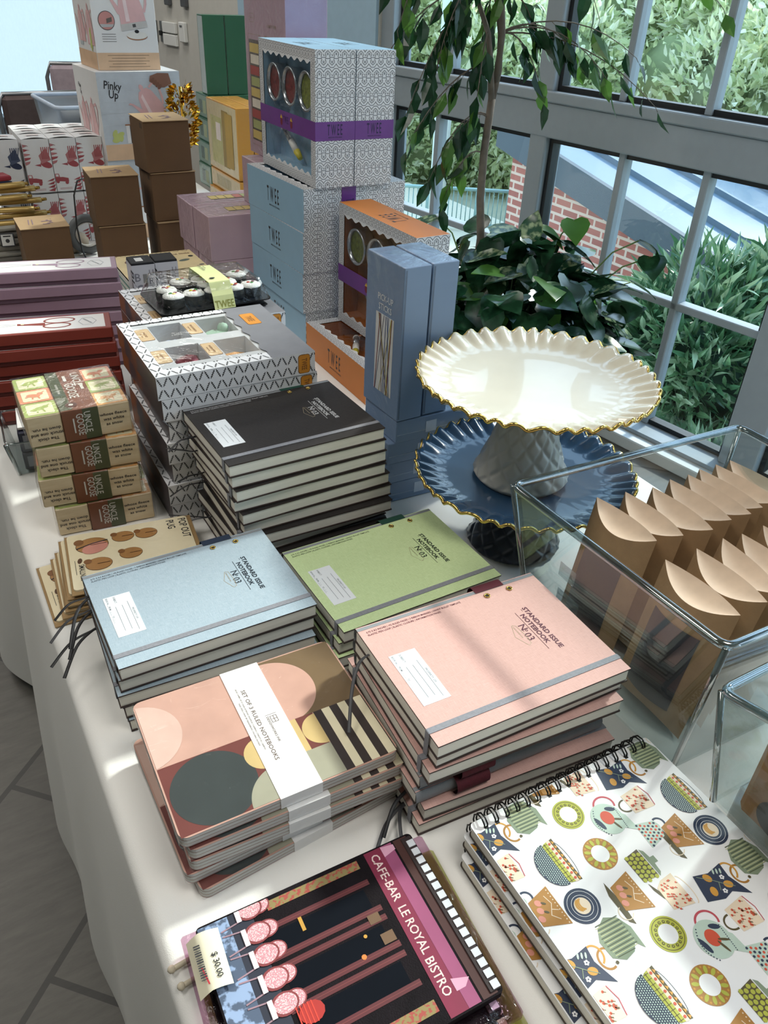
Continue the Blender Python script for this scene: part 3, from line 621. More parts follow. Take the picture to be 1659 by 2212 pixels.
def m_cherrymug(s):
    s.arc(0, -13*mm, 6*mm, 1.6*mm, OLV, 170, 370, 7*mm); s.p([(x*mm, y*mm) for x, y in ((-10, -11), (10, -11), (12, 11), (-12, 11))], CRE, 2); s.line([(-11.5*mm, 11.5*mm), (0, 14*mm), (11.5*mm, 11.5*mm)], .7*mm, CRIM, 3)
    R = random.Random(3)
    for k in range(26): x, y = R.uniform(-9.5, 9.5), R.uniform(-9.5, 9.5); s.disc(x*mm, y*mm, 1.1*mm, RED, 3, 8); s.line([(x*mm, y*mm), ((x + 1.5)*mm, (y + 2.2)*mm)], .35*mm, OLV, 4)
def halfbowl(s, w, h, yo, m, l):
    s.p([(w * cos(radians(a)) * mm, (yo + h * sin(radians(a))) * mm) for a in range(180, 361, 15)], m, l)
def m_bowls(s):
    s.arc(0, 11*mm, 17*mm, .4*mm, NAVY, 0, 180, 4*mm, l=2)
    halfbowl(s, 21, 16, 12, OLV, 2); halfbowl(s, 21, 14, 9, CRE, 3); halfbowl(s, 20, 13, 5.5, LIME, 4); halfbowl(s, 20, 17, 0, NAVY, 5)
    for k in range(9): s.p([((-19 + k * 4.5) * mm, 9.5*mm), ((-15.5 + k * 4.5) * mm, 9.5*mm), ((-17 + k * 4.5) * mm, 12.0*mm)], ORG, 6)
    for k in range(8): s.disc((-17 + k * 4.9) * mm, 7.2*mm, 1.2*mm, RED, 6, 8)
    for k in range(10): s.line([((-18 + k * 4) * mm, 5.3*mm), ((-18 + k * 4) * mm, .4*mm)], .4*mm, OLV, 6)
    s.line([(-19*mm, 2.6*mm), (19*mm, 2.6*mm)], .4*mm, OLV, 6)
    for j in range(9):
        for k in range(-11, 12):
            x, y = k * 1.8 + (j % 2) * .9, -1.2 - j * 1.8
            if (x / 19.3) ** 2 + (y / 16.2) ** 2 < 1: s.disc(x*mm, y*mm, .62*mm, MINT, 6, 5)
def m_dotcone(s):
    s.arc(-3*mm, 12*mm, 6*mm, 1.8*mm, NAVY, 20, 200); s.p([(x*mm, y*mm) for x, y in ((-13, -8), (12, -10), (8, 8), (-2, 12), (-8, 10))], MINT, 2)
    for j in range(6):
        for k in range(7):
            x, y = -11 + k * 3.6 + (j % 2) * 1.4, -7.5 + j * 3.2
            if abs(x) < 12 - j * .9: s.disc(x*mm, y*mm, 1.2*mm, RED if (j + k) % 2 else NAVY, 3, 6)
def m_pearcup(s):
    s.p([(x*mm, y*mm) for x, y in ((-19, -13), (-8, -17), (16, -17), (20, -13), (0, -11))], OLV, 2); s.arc(9*mm, -14*mm, 6*mm, .7*mm, CRE, 200, 420, l=3); s.p([(x*mm, y*mm) for x, y in ((-13, -11), (8, -13), (17, 11), (-18, 11))], BRO, 3)
    for x, y in ((-9, -4), (-3, -6), (3, -9)): s.disc(x*mm, y*mm, 3.2*mm, PNK, 4, 12, 2.6*mm, rot=40)
    for x in range(-15, 16, 3): s.disc(x*mm, 9*mm, .6*mm, CRE, 4, 6)
    s.line([(-12*mm, 4*mm), (-4*mm, 6*mm), (4*mm, 0), (10*mm, 5*mm)], .6*mm, CRE, 4); s.line([(0, 3*mm), (3*mm, 8*mm)], .6*mm, CRE, 4)
    for x, y in ((-7, 0), (0, -2)): s.disc(x*mm, y*mm, 2.4*mm, OLV, 5, 8, 1*mm, rot=50)
def m_navyplate(s):
    ringp(s, 15, NAVY, CRE, 7); s.arc(0, 0, 12.5*mm, .35*mm, WHT, l=3, n=30); s.arc(0, 0, 9*mm, .35*mm, WHT, l=3, n=30)
    for k in range(3): s.arc(-1*mm, (4 - k * 1.6) * mm, (5.5) * mm, 1.3*mm, ORG, 205, 330, l=4, n=8)
def m_ringplate(s):
    ringp(s, 15, BRO, WHT, 8)
    for k in range(12): a = k * 30; s.disc(11 * cos(radians(a)) * mm, 11 * sin(radians(a)) * mm, 3.2*mm, LIME, 3, 10, 1.6*mm, rot=a); s.disc(13.2 * cos(radians(a + 15)) * mm, 13.2 * sin(radians(a + 15)) * mm, .9*mm, ORG, 3, 8)
def m_greenlid(s):
    s.p([(x*mm, y*mm) for x, y in ((-12, -10), (12, -10), (13, 6), (-14, 6))], OLV, 2); s.p([(x*mm, y*mm) for x, y in ((-13, 7), (14, 7), (11, 10), (3, 11), (3, 15), (-3, 15), (-3, 11), (-10, 10))], SG, 2)
    for j in range(4):
        for k in range(6): s.disc((-11 + k * 4.4 + (j % 2) * 1.6) * mm, (-8 + j * 4) * mm, 1.9*mm, LIME, 3, 8)
def m_strawcup(s):
    s.p([(x*mm, y*mm) for x, y in ((-17, -15), (-10, -15), (0, -12), (-4, -10))], OLV, 2); s.arc(2*mm, 10*mm, 13*mm, .8*mm, CRE, 0, 180, 4*mm); s.p([(x*mm, y*mm) for x, y in ((-14, -4), (-10, -11), (10, -12), (14, 8), (-15, 9))], mat('ead6bb', .5), 2)
    R = random.Random(4)
    for k in range(40):
        x, y = R.uniform(-12, 12), R.uniform(-10, 8); s.disc(x*mm, y*mm, .9*mm, RED, 3, 6); s.disc((x + .8)*mm, (y + .8)*mm, .4*mm, OLV, 4, 5)
MOT = ((m_lemonjug, 154.5, -22), (m_stripejug, 196, -17), (m_limeplate, 85.6, -33.5), (m_bluepot, 115, -53.5), (m_cherrymug, 152.5, -51), (m_bowls, 44, -66), (m_dotcone, 140, -82), (m_pearcup, 162.5, -95.5), (m_pearcup, 82, -117), (m_navyplate, 40, -105), (m_ringplate, 85, -76.5), (m_greenlid, 110, -102), (m_strawcup, 117, -133))
def spiralbook(label, n=14):
    t = thing('spiral_notebook', label, 'notebook', group='spiral notebooks with crockery covers'); w, d, h = .214, .275, .0135
    g = G(); prism(g, rrect(0, -d, w, 0, .004), h - .0012, h, mat('dedede', .4), WHT); s = S(g, (0, 0, h), (1, 0, 0), (0, 1, 0), .0001, clip=(.001, -d + .001, w - .001, -.001))
    for fn, x, y in MOT:
        for a in (-1, 0, 1):
            for b in (-1, 0, 1, 2):
                X, Y = (x + a * 149.8) * mm, (y - b * 121.3) * mm
                if -.02 < X < w + .02 and -d - .02 < Y < .02: fn(s.sub(X, Y, -90))
    g.obj('front_cover', t)
    prism(G(), rrect(.001, -d + .001, w - .001, -.001, .004), .0012, h - .0012, PAGE).obj('page_block', t)
    prism(G(), rrect(0, -d, w, 0, .004), 0, .0012, mat('4a4038', .5)).obj('back_cover', t)
    BK = mat('141414', .3, metal=.3); g = G(); m = 17
    for k in range(m):
        for e in (-.0016, .0016):
            x = .012 + k * (w - .024) / (m - 1) + e; pts = [(x + .0012 * cos(q * pi / 8) * (1 if e > 0 else -1) * 0, -.004 + .0095 * cos(radians(200 - q * 27)) * 1.05, h * .5 + .0095 * sin(radians(200 - q * 27)) + .002) for q in range(11)]
            g.tube([(x, -.0095, h - .002), (x, -.0085, h + .003), (x, -.004, h + .0062), (x, .002, h + .005), (x, .0065, h - .001), (x, .0068, h * .4), (x, .003, -.0005), (x, -.004, -.0012 + .0013), (x, -.0085, .001)], .0008, BK, 6)
        g.box(.012 + k * (w - .024) / (m - 1) - .0018, -.0115, h, .012 + k * (w - .024) / (m - 1) + .0018, -.0085, h + .0003, DARK)
    g.obj('wire_binding', t)
    return t
sb = spiralbook('')
for i, (dx, dy, da) in enumerate(((0, 0, 0), (-.004, .002, .5), (-.010, -.006, -.5))):
    L = 'wire bound notebook with crockery pattern cover, %s of its pile' % nth(i, 3); z = ZT + .0015 + (2 - i) * .0155
    if i == 0: sb.location = (.295, .320, z); sb['label'] = L
    else: dup(sb, (.295 + dx, .320 + dy, z), radians(da), L)

# ------------------------------------------------------------------ cafe print pouches
def pouch(label, film, art):
    t = thing('zip_pouch', label, 'pouch', group='printed zip pouches'); w, d, h = .197, .150, .007; D0 = mat('1a1418', .7, bump=.3, bscale=900, var=.2, scale=60, spec=.12)
    g = G(); prism(g, rrect(0, -d, w, 0, .004), 0, h, D0); s = S(g, (0, 0, h), (1, 0, 0), (0, 1, 0), .00012, clip=(.0015, -d + .0015, w - .0015, -.0015))
    if art:
        VIN = mat('5c1f24', .6); NB = mat('0c1119', .8, spec=.1); MAG = mat('7e1b3c', .6); PKK = mat('9a4a70', .6); s.rect(.0, -d, .03, 0, mat('4c5a70', .6, alt='8fa4c4', scale=90, kind='patch')); s.rect(.026, -d, .045, 0, mat('232838', .6))
        for y in (-.027, -.060, -.092): s.rect(.052, y - .022, .136, y - .003, NB)
        for y in (-.026, -.0505, -.059, -.083, -.0915, -.116): s.rect(.046, y - .002, .143, y + .003, VIN, 2); s.line([(.046, y + .0005), (.143, y + .0005)], .0005, mat('7c3a38', .6), 3)
        FL = mat('8a7a4a', .6, alt='a0453a', kind='patch', scale=260); s.rect(.058, -.012, .142, -.004, FL, 3); s.rect(.058, -.140, .145, -.131, FL, 3)
        s.rect(.150, -d, .166, 0, MAG, 2); s.rect(.166, -d, .177, 0, PKK, 3); s.p([(.166, -.002), (.178, -.004), (.178, -.009), (.166, -.012)], mat('dba0b8', .6), 4); s.p([(.164, -.124), (.178, -.129), (.172, -.134), (.164, -.134)], mat('dba0b8', .6), 4)
        s.rect(.179, -d, .192, 0, mat('45201a', .6), 2)
        TX = mat('e4c9c4', .6); s.text('CAFE-BAR', .1545, -.006, .0078, TX, -90, sx=.95, l=4); s.text('LE ROYAL', .1545, -.057, .0078, TX, -90, sx=.9, l=4); s.text('BISTRO', .1535, -.103, .0078, TX, -90, sx=.9, l=4)
        CH = mat('c98a92', .6, alt='e6c4c4', scale=900, kind='patch'); RIM = mat('8a3a3c', .6)
        for y in (-.004, -.025, -.044, -.064, -.084):
            for q_, (x, r, m2) in enumerate(((.052, .0075, RIM), (.0525, .0062, CH), (.044, .0088, RIM), (.0445, .0072, CH))): s.disc(x, y, r * 1.25, m2, 5 + q_, 18, r)
            s.rect(.032, y - .007, .036, y + .007, mat('e8d4d8', .6), 9)
            for q in (-.006, .006): s.line([(.036, y + q), (.018, y + q * 1.4)], .0012, mat('a0808a', .6), 5)
        s.disc(.060, -.098, .010, mat('b02a22', .6), 6, 12, .008); 
        for q in range(5): s.line([(.050 + q * .003, -.090), (.050 + q * .003, -.106)], .001, mat('d8402e', .6), 7)
        GD = mat('c8963a', .6); s.rect(.077, -.040, .080, -.028, GD, 4); s.rect(.128, -.060, .138, -.052, mat('6e5238', .6), 4); s.rect(.131, -.079, .142, -.070, mat('6e5238', .6), 4); s.disc(.112, -.080, .0022, mat('d8803a', .6), 4, 8); s.disc(.120, -.066, .0016, GD, 4, 8)
    g.obj('fabric_body', t)
    g = G(); g.box(.186, -d + .003, h, .196, -.003, h + .0012, mat('2a1a1a', .6), .0005)
    for k in range(16): g.box(.1885, -.008 - k * .0088, h + .0012, .196, -.0135 - k * .0088, h + .0018, mat('dfe2e6', .5)) if False else g.box(.1895, -.0140 - k * .0088, h + .0012, .196, -.0075 - k * .0088, h + .0019, mat('dfe2e6', .5))
    g.obj('zipper', t)
    if film: g = G(); g.box(-.010, -d - .008, -.0003, w + .014, .008, h + .002, clear('bag_' + film, tuple(lin(film)[:3]), .8, .06, .5, 30, .05), .002); g.obj('plastic_bag', t)
    return t
for i, (x, y, a, fm, lab) in enumerate(((.054, .353, -1.5, None, 'dark café photo zip pouch with magenta sign, top of the pouch pile'), (.052, .349, -3, 'e8d2e0', 'pouch in pinkish clear bag directly under the café photo pouch'), (.058, .343, -4.5, 'e4e6c0', 'lowest zip pouch, in a clear bag with lime tint'))):
    p = pouch(lab, fm, i == 0); p.location = (x, y, ZT + .0005 + (2 - i) * .0100); p.rotation_euler[2] = radians(a); p['label'] = lab
tt = thing('price_tag', 'cream paper price tag marked 30.00 folded over the café pouch', 'price tag', (.0545, .346, TZ + .0285), radians(-4))
g = G(); TG = mat('e6dfc4', .6)
def tagfn(u, v): return (-.010 + u * .026, -.047 + v * .046, .0035 + .003 * sin(u * pi) - .016 * max(0, .35 - u))
g.grid(tagfn, 8, 4, TG, True); g.obj('paper_tag', tt)
g = G(); s = S(g, (-.0, -.046, .0068), (0, 1, 0), (-1, 0, 0), .0002); s.text('$ 30.00', .006, -.006, .0048, INK, 180, sx=1, al='r'); s.line([(.004, .001), (.018, .0035)], .0012, mat('b02030', .5))
for k in range(15): s.rect(.008 + k * .0019, .001, .008 + k * .0019 + (.0011 if k % 3 else .0006), .006, INK)
g.obj('printed_price', tt)
for k, (x, y) in enumerate(((.030, .344), (.033, .328))):
    g = G(); g.tube([(x + .03, y - .004, TZ + .006), (x + .015, y + .001, TZ + .004), (x, y, TZ + .0035)], .0022, mat('d8ccb4', .9), 6); g.blob((x, y, TZ + .0042), .0035, mat('d8ccb4', .9), 8)
    tag(g.obj('drawstring'), 'short cream knotted cord end poking from the pouch pile, %s of two' % ('upper', 'lower')[k], 'cord', 'knotted cord ends')

# ------------------------------------------------------------------ boxes with windows
HL = mat('3a3c42', .5)
def housepat(s, x0, y0, x1, y1, cw=.0165, ch=.031, w=.0009, rot=0):
    if rot: s = s.sub(0, 0, 90); x0, y0, x1, y1, s2 = y0, -x1, y1, -x0, s
    cl = s.clip; 
    for j in range(int(y0 / ch) - 1, int(y1 / ch) + 1):
        for i in range(int(x0 / cw) - 1, int(x1 / cw) + 1):
            X, Y = i * cw, j * ch; T = lambda P, fl=0: [(X + (a + .5 * fl) * cw, Y + ((1 - b) if fl else b) * ch) for a, b in P]
            for fl in (0, 1):
                s.line(T([(0, .27), (0, .31), (.3, .47), (.7, .47), (1, .31)], fl), w, HL); s.line(T([(0, .03), (.28, .03), (.28, .14), (.22, .14), (.22, .24), (.5, .36), (.78, .24), (.78, .14), (.72, .14), (.72, .03), (1, .03)], fl), w, HL)
                s.line(T([(.43, .16), (.57, .16), (.57, .24), (.43, .24)], fl), w * .9, HL, closed=True)
                if not fl: s.line(T([(.0, .2), (.0, .12), (.12, .12)]), w, HL)
def twigpat(s, x0, y0, x1, y1, cw=.0158, ch=.0327, w=.0010):
    TK = mat('1c1d20', .5)
    for j in range(int(y0 / ch) - 2, int(y1 / ch) + 1):
        for i in range(int(x0 / cw) - 1, int(x1 / cw) + 1):
            for a, b in (((.5, 0), (1, .5)), ((1, .5), (.5, 1)), ((.5, 1), (0, .5)), ((0, .5), (.5, 0))):
                p = [((i + a[0] + (b[0] - a[0]) * q) * cw, (j + .5 + a[1] + (b[1] - a[1]) * q) * ch) for q in (.14, .5, .86)]
                s.line(p[:2], w, TK); s.line([p[1], p[2]], w, TK)
                dx, dy = p[2][0] - p[0][0], p[2][1] - p[0][1]; L = sqrt(dx * dx + dy * dy); nx, ny = -dy / L * .0015, dx / L * .0015
                for q in (.2, .4, .6, .8): c = (p[0][0] + dx * q, p[0][1] + dy * q); s.line([(c[0] - nx + dx * .03, c[1] - ny + dy * .03), c, (c[0] + nx + dx * .03, c[1] + ny + dy * .03)], w * .8, TK)
BW = mat('dfe0e2', .5, var=.01); PURP = mat('6d3488', .35); TIN = mat('b8bcc0', .25, metal=.9); PF = clear('window_film', (.97, .975, .98), .9, .04, .3, 14, .015)
def twee(color, label, group, w=.0805, d=.2647, h=.23, fills=('8a3a35', '8a3a35', '8c9440'), inner=None):
    """upright: window face at x=0, coloured ends top and bottom"""
    t = thing('craft_kit_box', label, 'box', group=group); C = mat(color, .45, var=.02); IN = mat(inner or color, .6)
    g = G(); g.box(.03, 0, 0, w, d, h, C, faces=('top', 'bot', 'right')); g.add([(0, 0, 0), (.03, 0, 0), (.03, d, 0), (0, d, 0)], [(3, 2, 1, 0)], C).add([(0, 0, h), (.03, 0, h), (.03, d, h), (0, d, h)], [(0, 1, 2, 3)], C)
    g.add([(0, 0, 0), (w, 0, 0), (w, 0, h), (0, 0, h)], [(0, 1, 2, 3)], BW).add([(0, d, 0), (w, d, 0), (w, d, h), (0, d, h)], [(3, 2, 1, 0)], BW)
    s = S(g, (0, 0, 0), (1, 0, 0), (0, 0, 1), .00015, clip=(0, 0, w, h)); housepat(s, 0, 0, w, h)
    # window frame with scalloped opening (u along -y, v along z)
    u0, u1, v0, v1 = .020, d - .020, .022, h - .022
    N_ = 44; top = [(u0 + (u1 - u0) * k / N_, v1 + .0028 * cos(k / N_ * 2 * pi * 8)) for k in range(N_ + 1)]; bot = [(u0 + (u1 - u0) * k / N_, v0 - .0028 * cos(k / N_ * 2 * pi * 8)) for k in range(N_ + 1)]
    F = lambda u, v: (0, d - u, v)
    g.add([F(0, 0), F(u0, 0), F(u0, h), F(0, h)], [(3, 2, 1, 0)], BW).add([F(u1, 0), F(d, 0), F(d, h), F(u1, h)], [(3, 2, 1, 0)], BW)
    for k in range(N_):
        a, b = top[k], top[k + 1]; g.add([F(*a), F(*b), F(b[0], h), F(a[0], h)], [(0, 1, 2, 3)], BW); a, b = bot[k], bot[k + 1]; g.add([F(*a), F(*b), F(b[0], 0), F(a[0], 0)], [(3, 2, 1, 0)], BW)
    for cl in ((0, 0, u0 - .001, h), (u1 + .001, 0, d, h), (u0, v1 + .0045, u1, h), (u0, 0, u1, v0 - .0045)):
        s = S(g, (0, d, 0), (0, -1, 0), (0, 0, 1), .00015, clip=cl); housepat(s, cl[0], cl[1], cl[2], cl[3], .0125, .0225, .0006)
    # recess
    D_ = .034; g.add([(.0015, d - u1, v0 - .003), (D_, d - u1, v0 - .003), (D_, d - u0, v0 - .003), (.0015, d - u0, v0 - .003), (.0015, d - u1, v1 + .003), (D_, d - u1, v1 + .003), (D_, d - u0, v1 + .003), (.0015, d - u0, v1 + .003)], [(0, 3, 2, 1), (4, 5, 6, 7), (0, 1, 5, 4), (3, 7, 6, 2), (1, 2, 6, 5)], IN)
    for zz, n_, rr in ((0, (0, 0, -1), 0), (h, (0, 0, 1), 1)):
        s = S(g, (w / 2, d / 2, zz), (0, 1 if rr else -1, 0), (-1, 0, 0), .0002); x = -.034
        for ch_ in 'TWEE': x += s.text(ch_, x, -.012, .030, INK, 0, sx=.36) + .006
        s.text('MADE FOR LITTLE HANDS', 0, -.021, .0034, INK, 0, al='c', sx=.9)
    g.obj('carton', t)
    s = None; g = G(); z0, z1 = h * .36, h * .50; e = .0007; g.add([(-e, -e, z0), (w + e, -e, z0), (w + e, d + e, z0), (-e, d + e, z0), (-e, -e, z1), (w + e, -e, z1), (w + e, d + e, z1), (-e, d + e, z1)], [(0, 1, 5, 4), (1, 2, 6, 5), (2, 3, 7, 6), (3, 0, 4, 7)], PURP)
    s = S(g, (w / 2, -e, (z0 + z1) / 2), (1, 0, 0), (0, 0, 1), .00015); x = -.0165; NV = mat('2b1b4a', .5)
    for ch_ in 'TWEE': x += s.text(ch_, x, -.0065, .019, NV, 0, sx=.36) + .0025
    s.text('MADE FOR LITTLE HANDS', 0, -.0115, .0022, NV, 0, al='c', sx=.8)
    s = S(g, (-e, d / 2, (z0 + z1) / 2), (0, -1, 0), (0, 0, 1), .00015); x = -.014
    for q in (-.024, .024): s.disc(q, -.003, .0055, mat('7a2430', .5), 1, 12, .008); s.p([(q - .006, .002), (q + .006, .002), (q, .009)], mat('d8b040', .5), 2)
    for ch_ in 'TWEE': x += s.text(ch_, x, -.005, .013, NV, 0, sx=.4) + .002
    g.obj('paper_band', t)['label'] = 'purple paper sleeve band'
    G().add([(.0012, d - u1, v0 - .002), (.0012, d - u0, v0 - .002), (.0012, d - u0, v1 + .002), (.0012, d - u1, v1 + .002)], [(0, 3, 2, 1)], PF).obj('clear_window', t)
    for k in range(3):
        c = (.010, d - .056 - k * .076, h - .072); FILL = mat(fills[k], .5, var=.3, scale=150)
        g = G(); g.lathe([(.032, .022), (.034, .0), (.0345, -.004), (.033, -.005), (.030, -.004), (.029, .001)], TIN, 32, c, axis='x'); g.lathe([(.029, .002), (.0005, .004)], FILL, 24, c, axis='x'); g.obj('tin', t)
    tl = G(); a, b = Vector((.020, d - .075, .078)), Vector((.018, d - .155, .034)); q = a.lerp(b, .45); tl.tube([a, q], .0065, TIN, 12); tl.tube([q, a.lerp(b, .78)], .0068, mat('e8e6e0', .5), 12); tl.tube([a.lerp(b, .78), b], .007, mat('d8c83a', .5), 12, taper=.7); tl.blob(a, .0075, mat('e8e6e0', .8), 10); tl.obj('roller_tool', t)
    return t
tb1 = twee('8fb4cc', '', 'blue craft kit boxes')
LBZ = .0811
for i in range(4):
    L = 'light blue craft kit box lying flat, %s of its stack' % nth(i, 4)
    b = tb1 if i == 0 else dup(tb1, (0, 0, 0)); b['label'] = L; dx, dy, da = ((0, 0, 2.5), (-.003, -.002, 1.6), (-.004, .0, 1.0), (.002, .002, .6))[i]
    b.rotation_mode = 'XYZ'; b.rotation_euler = (0, pi / 2, radians(da)); b.location = (.6485 + dx, 1.447 + dy, ZT + (3 - i) * LBZ + .0805 + .0003)
for i, x in enumerate((.672, .7545)):
    dup(tb1, (x, 1.442, ZT + 4 * LBZ + .0006), None, 'upright craft kit box on the light blue stack, %s' % ('nearer one, its window face showing', 'behind the other, plant side')[i], 'blue craft kit boxes').rotation_euler = (0, 0, radians(-.3 * i))
tb2 = twee('c9772b', 'upright orange craft kit box with window and purple band, behind the grey boxes', 'orange craft kit boxes', .0695, .272, .233, ('6f7a2c', '4a5f7a', '8c8c80'), '9a5a28')
tb2.location = (.722, 1.150, ZT + .0702); tb2.rotation_euler[2] = radians(2)
b = dup(tb2, (.644, 1.160, ZT + .0697), None, 'orange craft kit box lying flat under the upright orange one'); b.rotation_euler = (0, pi / 2, 0)

# ------------------------------------------------------------------ white twig pattern boxes
GRY = mat('7d7d82', .5)
def dozen(label):
    t = thing('craft_kit_box', label, 'box', group='white twig pattern boxes'); w, d, h = .2237, .2048, .0322; g = G(); PW = mat('e4e4e6', .45, var=.01)
    g.add([(0, 0, 0), (w, 0, 0), (w, 0, h), (0, 0, h)], [(0, 1, 2, 3)], PW).add([(0, d, 0), (w, d, 0), (w, d, h), (0, d, h)], [(3, 2, 1, 0)], PW).add([(0, 0, 0), (0, d, 0), (0, d, h), (0, 0, h)], [(3, 2, 1, 0)], mat('4a4448', .4, alt='8a5028', kind='patch', scale=7)).add([(w, 0, 0), (w, d, 0), (w, d, h), (w, 0, h)], [(0, 1, 2, 3)], GRY).add([(0, 0, 0), (w, 0, 0), (w, d, 0), (0, d, 0)], [(3, 2, 1, 0)], GRY)
    x0, x1, y0, y1 = .016, .160, .022, d - .014; N_ = 36; R_ = [(x1 + .0025 * cos(k / N_ * 2 * pi * 5) + .0, y0 + (y1 - y0) * k / N_) for k in range(N_ + 1)]
    g.add([(0, 0, h), (x0, 0, h), (x0, d, h), (0, d, h)], [(0, 1, 2, 3)], PW).add([(x0, 0, h), (x1, 0, h), (x1, y0, h), (x0, y0, h)], [(0, 1, 2, 3)], PW).add([(x0, y1, h), (x1, y1, h), (x1, d, h), (x0, d, h)], [(0, 1, 2, 3)], PW)
    g.add([(x1, 0, h), (w, 0, h), (w, y0, h), (R_[0][0], y0, h), (x1, y0, h)], [(0, 1, 2, 3, 4)], GRY).add([(x1, y1, h), (R_[-1][0], y1, h), (w, y1, h), (w, d, h), (x1, d, h)], [(0, 1, 2, 3, 4)], GRY)
    for k in range(N_): a, b = R_[k], R_[k + 1]; g.add([(a[0], a[1], h), (w, a[1], h), (w, b[1], h), (b[0], b[1], h)], [(0, 1, 2, 3)], GRY)
    for cl in ((0, 0, x0, d), (x0, 0, x1, y0), (x0, y1, x1, d)): twigpat(S(g, (0, 0, h), (1, 0, 0), (0, 1, 0), .00012, clip=cl), *cl)
    twigpat(S(g, (0, 0, 0), (1, 0, 0), (0, 0, 1), .00015, clip=(0, 0, w, h)), 0, 0, w, h)
    INN = mat('cfd0d0', .6); zt = h - .0015; fz = .004
    cells = [(.040, .078, .118, .150), (.040, .078, .065, .100)]; cells = [(.038, .118, .086, .178), (.038, .036, .086, .092), (.108, .118, .156, .180), (.108, .036, .154, .094)]
    g.add([(x0, y0, zt), (x1 + .003, y0, zt), (x1 + .003, y1, zt), (x0, y1, zt)], [], INN)
    xs = [x0, .038, .086, .108, .156, x1 + .003]; ys = [y0, .036, .094, .118, .180, y1]
    for i in range(5):
        for j in range(5):
            a, b, c_, e = xs[i], ys[j], xs[i + 1], ys[j + 1]
            if i in (1, 3) and j in (1, 3): g.add([(a, b, fz), (c_, b, fz), (c_, e, fz), (a, e, fz), (a, b, zt), (c_, b, zt), (c_, e, zt), (a, e, zt)], [(0, 1, 2, 3), (0, 1, 5, 4), (1, 2, 6, 5), (2, 3, 7, 6), (3, 0, 4, 7)], INN)
            else: g.add([(a, b, zt), (c_, b, zt), (c_, e, zt), (a, e, zt)], [(0, 1, 2, 3)], INN)
    OC = mat('d9b98c', .5); OD = mat('8a5a2c', .5); s = S(g, (0, 0, zt), (1, 0, 0), (0, 1, 0), .0002)
    for (x, y, tx) in ((.0265, .150, 'MAGIC MIST'), (.0265, .066, 'RUBY SPIRIT'), (.0965, .150, 'DRAGON BREATH'), (.0965, .066, 'PHOENIX WING')):
        P = [(x - .0078, y - .022), (x + .0078, y - .022), (x + .0095, y - .019), (x + .0095, y + .019), (x + .0078, y + .022), (x - .0078, y + .022), (x - .0095, y + .019), (x - .0095, y - .019)]
        s.p([(x + (a - x) * 1.06, y + (b_ - y) * 1.04) for a, b_ in P], OD); s.p(P, OC, 2); s.text(tx, x - .0005, y, .0032, OD, -90, al='c', sx=.8, l=3); s.text('Crystal creature', x - .0052, y, .0022, OD, -90, al='c', sx=.8, l=3)
    OR_ = mat('d58c2c', .5)
    s = S(g, (0, 0, h), (1, 0, 0), (0, 1, 0), .00015); x, y = .186, .150
    s.p(rrect(x - .011, y - .023, x + .011, y + .023, .004), OD); s.p(rrect(x - .0103, y - .0223, x + .0103, y + .0223, .004), OR_, 2); s.text('TWEE', x - .005, y, .010, OD, -90, al='c', sx=.6, l=3)
    s = S(g, (0, 0, 0), (1, 0, 0), (0, 0, 1), .0003); s.p(rrect(.198, .002, .216, .030, .004), OD); s.p(rrect(.1987, .0027, .2153, .0293, .004), OR_, 2); s.text('TWEE', .2035, .016, .008, OD, -90, al='c', sx=.6, l=3)
    g.obj('carton', t)
    for (x, y, c_, sc, nm) in ((.064, .146, '9fb0cc', (.018, .012, .007), 'pale blue'), (.062, .064, '6e2430', (.020, .020, .011), 'dark red'), (.132, .150, 'a8c8b0', (.022, .013, .009), 'mint green'), (.130, .064, 'd29a58', (.020, .018, .007), 'orange')):
        g = G(); random.seed(int(x * 1e4) + 1); m_ = mat(c_, .35 if nm == 'dark red' else .7, metal=.5 if nm == 'dark red' else 0); g.blob((x, y, fz + sc[2]), 1, m_, 14, sc, .12)
        if nm == 'mint green': g.blob((x + .012, y + .004, fz + .018), 1, m_, 10, (.009, .008, .009), .1); g.tube([(x - .015, y, fz + .006), (x - .027, y - .008, fz + .004)], .004, m_, 8, taper=.4)
        if nm == 'pale blue': g.blob((x - .014, y - .012, fz + .010), 1, m_, 10, (.009, .009, .009), .05)
        g.obj('putty_creature', t)['label'] = '%s moulded creature' % nm
    G().add([(x0 - .001, y0 - .001, h - .0004), (x1 + .0005, y0 - .001, h - .0004), (x1 + .0005, y1 + .001, h - .0004), (x0 - .001, y1 + .001, h - .0004)], [(0, 1, 2, 3)], PF).obj('clear_window', t)
    return t
dz = dozen('')
JD = [(0, 0, 0), (.004, .0, .5), (.010, .003, -.8), (.004, .001, -.3), (.008, .004, .6), (-.002, .0, -.6), (.0, .0, 0)]
for i in range(7):
    L = 'white twig patterned box, %s of the front stack' % nth(i, 7); x, y, a = JD[i]; p = (.2134 + x, .9440 + y, ZT + (6 - i) * .0327)
    if i == 0: dz.location = p; dz['label'] = L
    else: dup(dz, p, radians(a), L, drop=('putty_creature', 'clear_window') if i > 0 else ())
for i in range(6): dup(dz, (.272, 1.185, ZT + (5 - i) * .0327), radians(.5), 'white twig patterned box, %s under the sushi tray' % nth(i, 6), drop=('putty_creature', 'clear_window'))

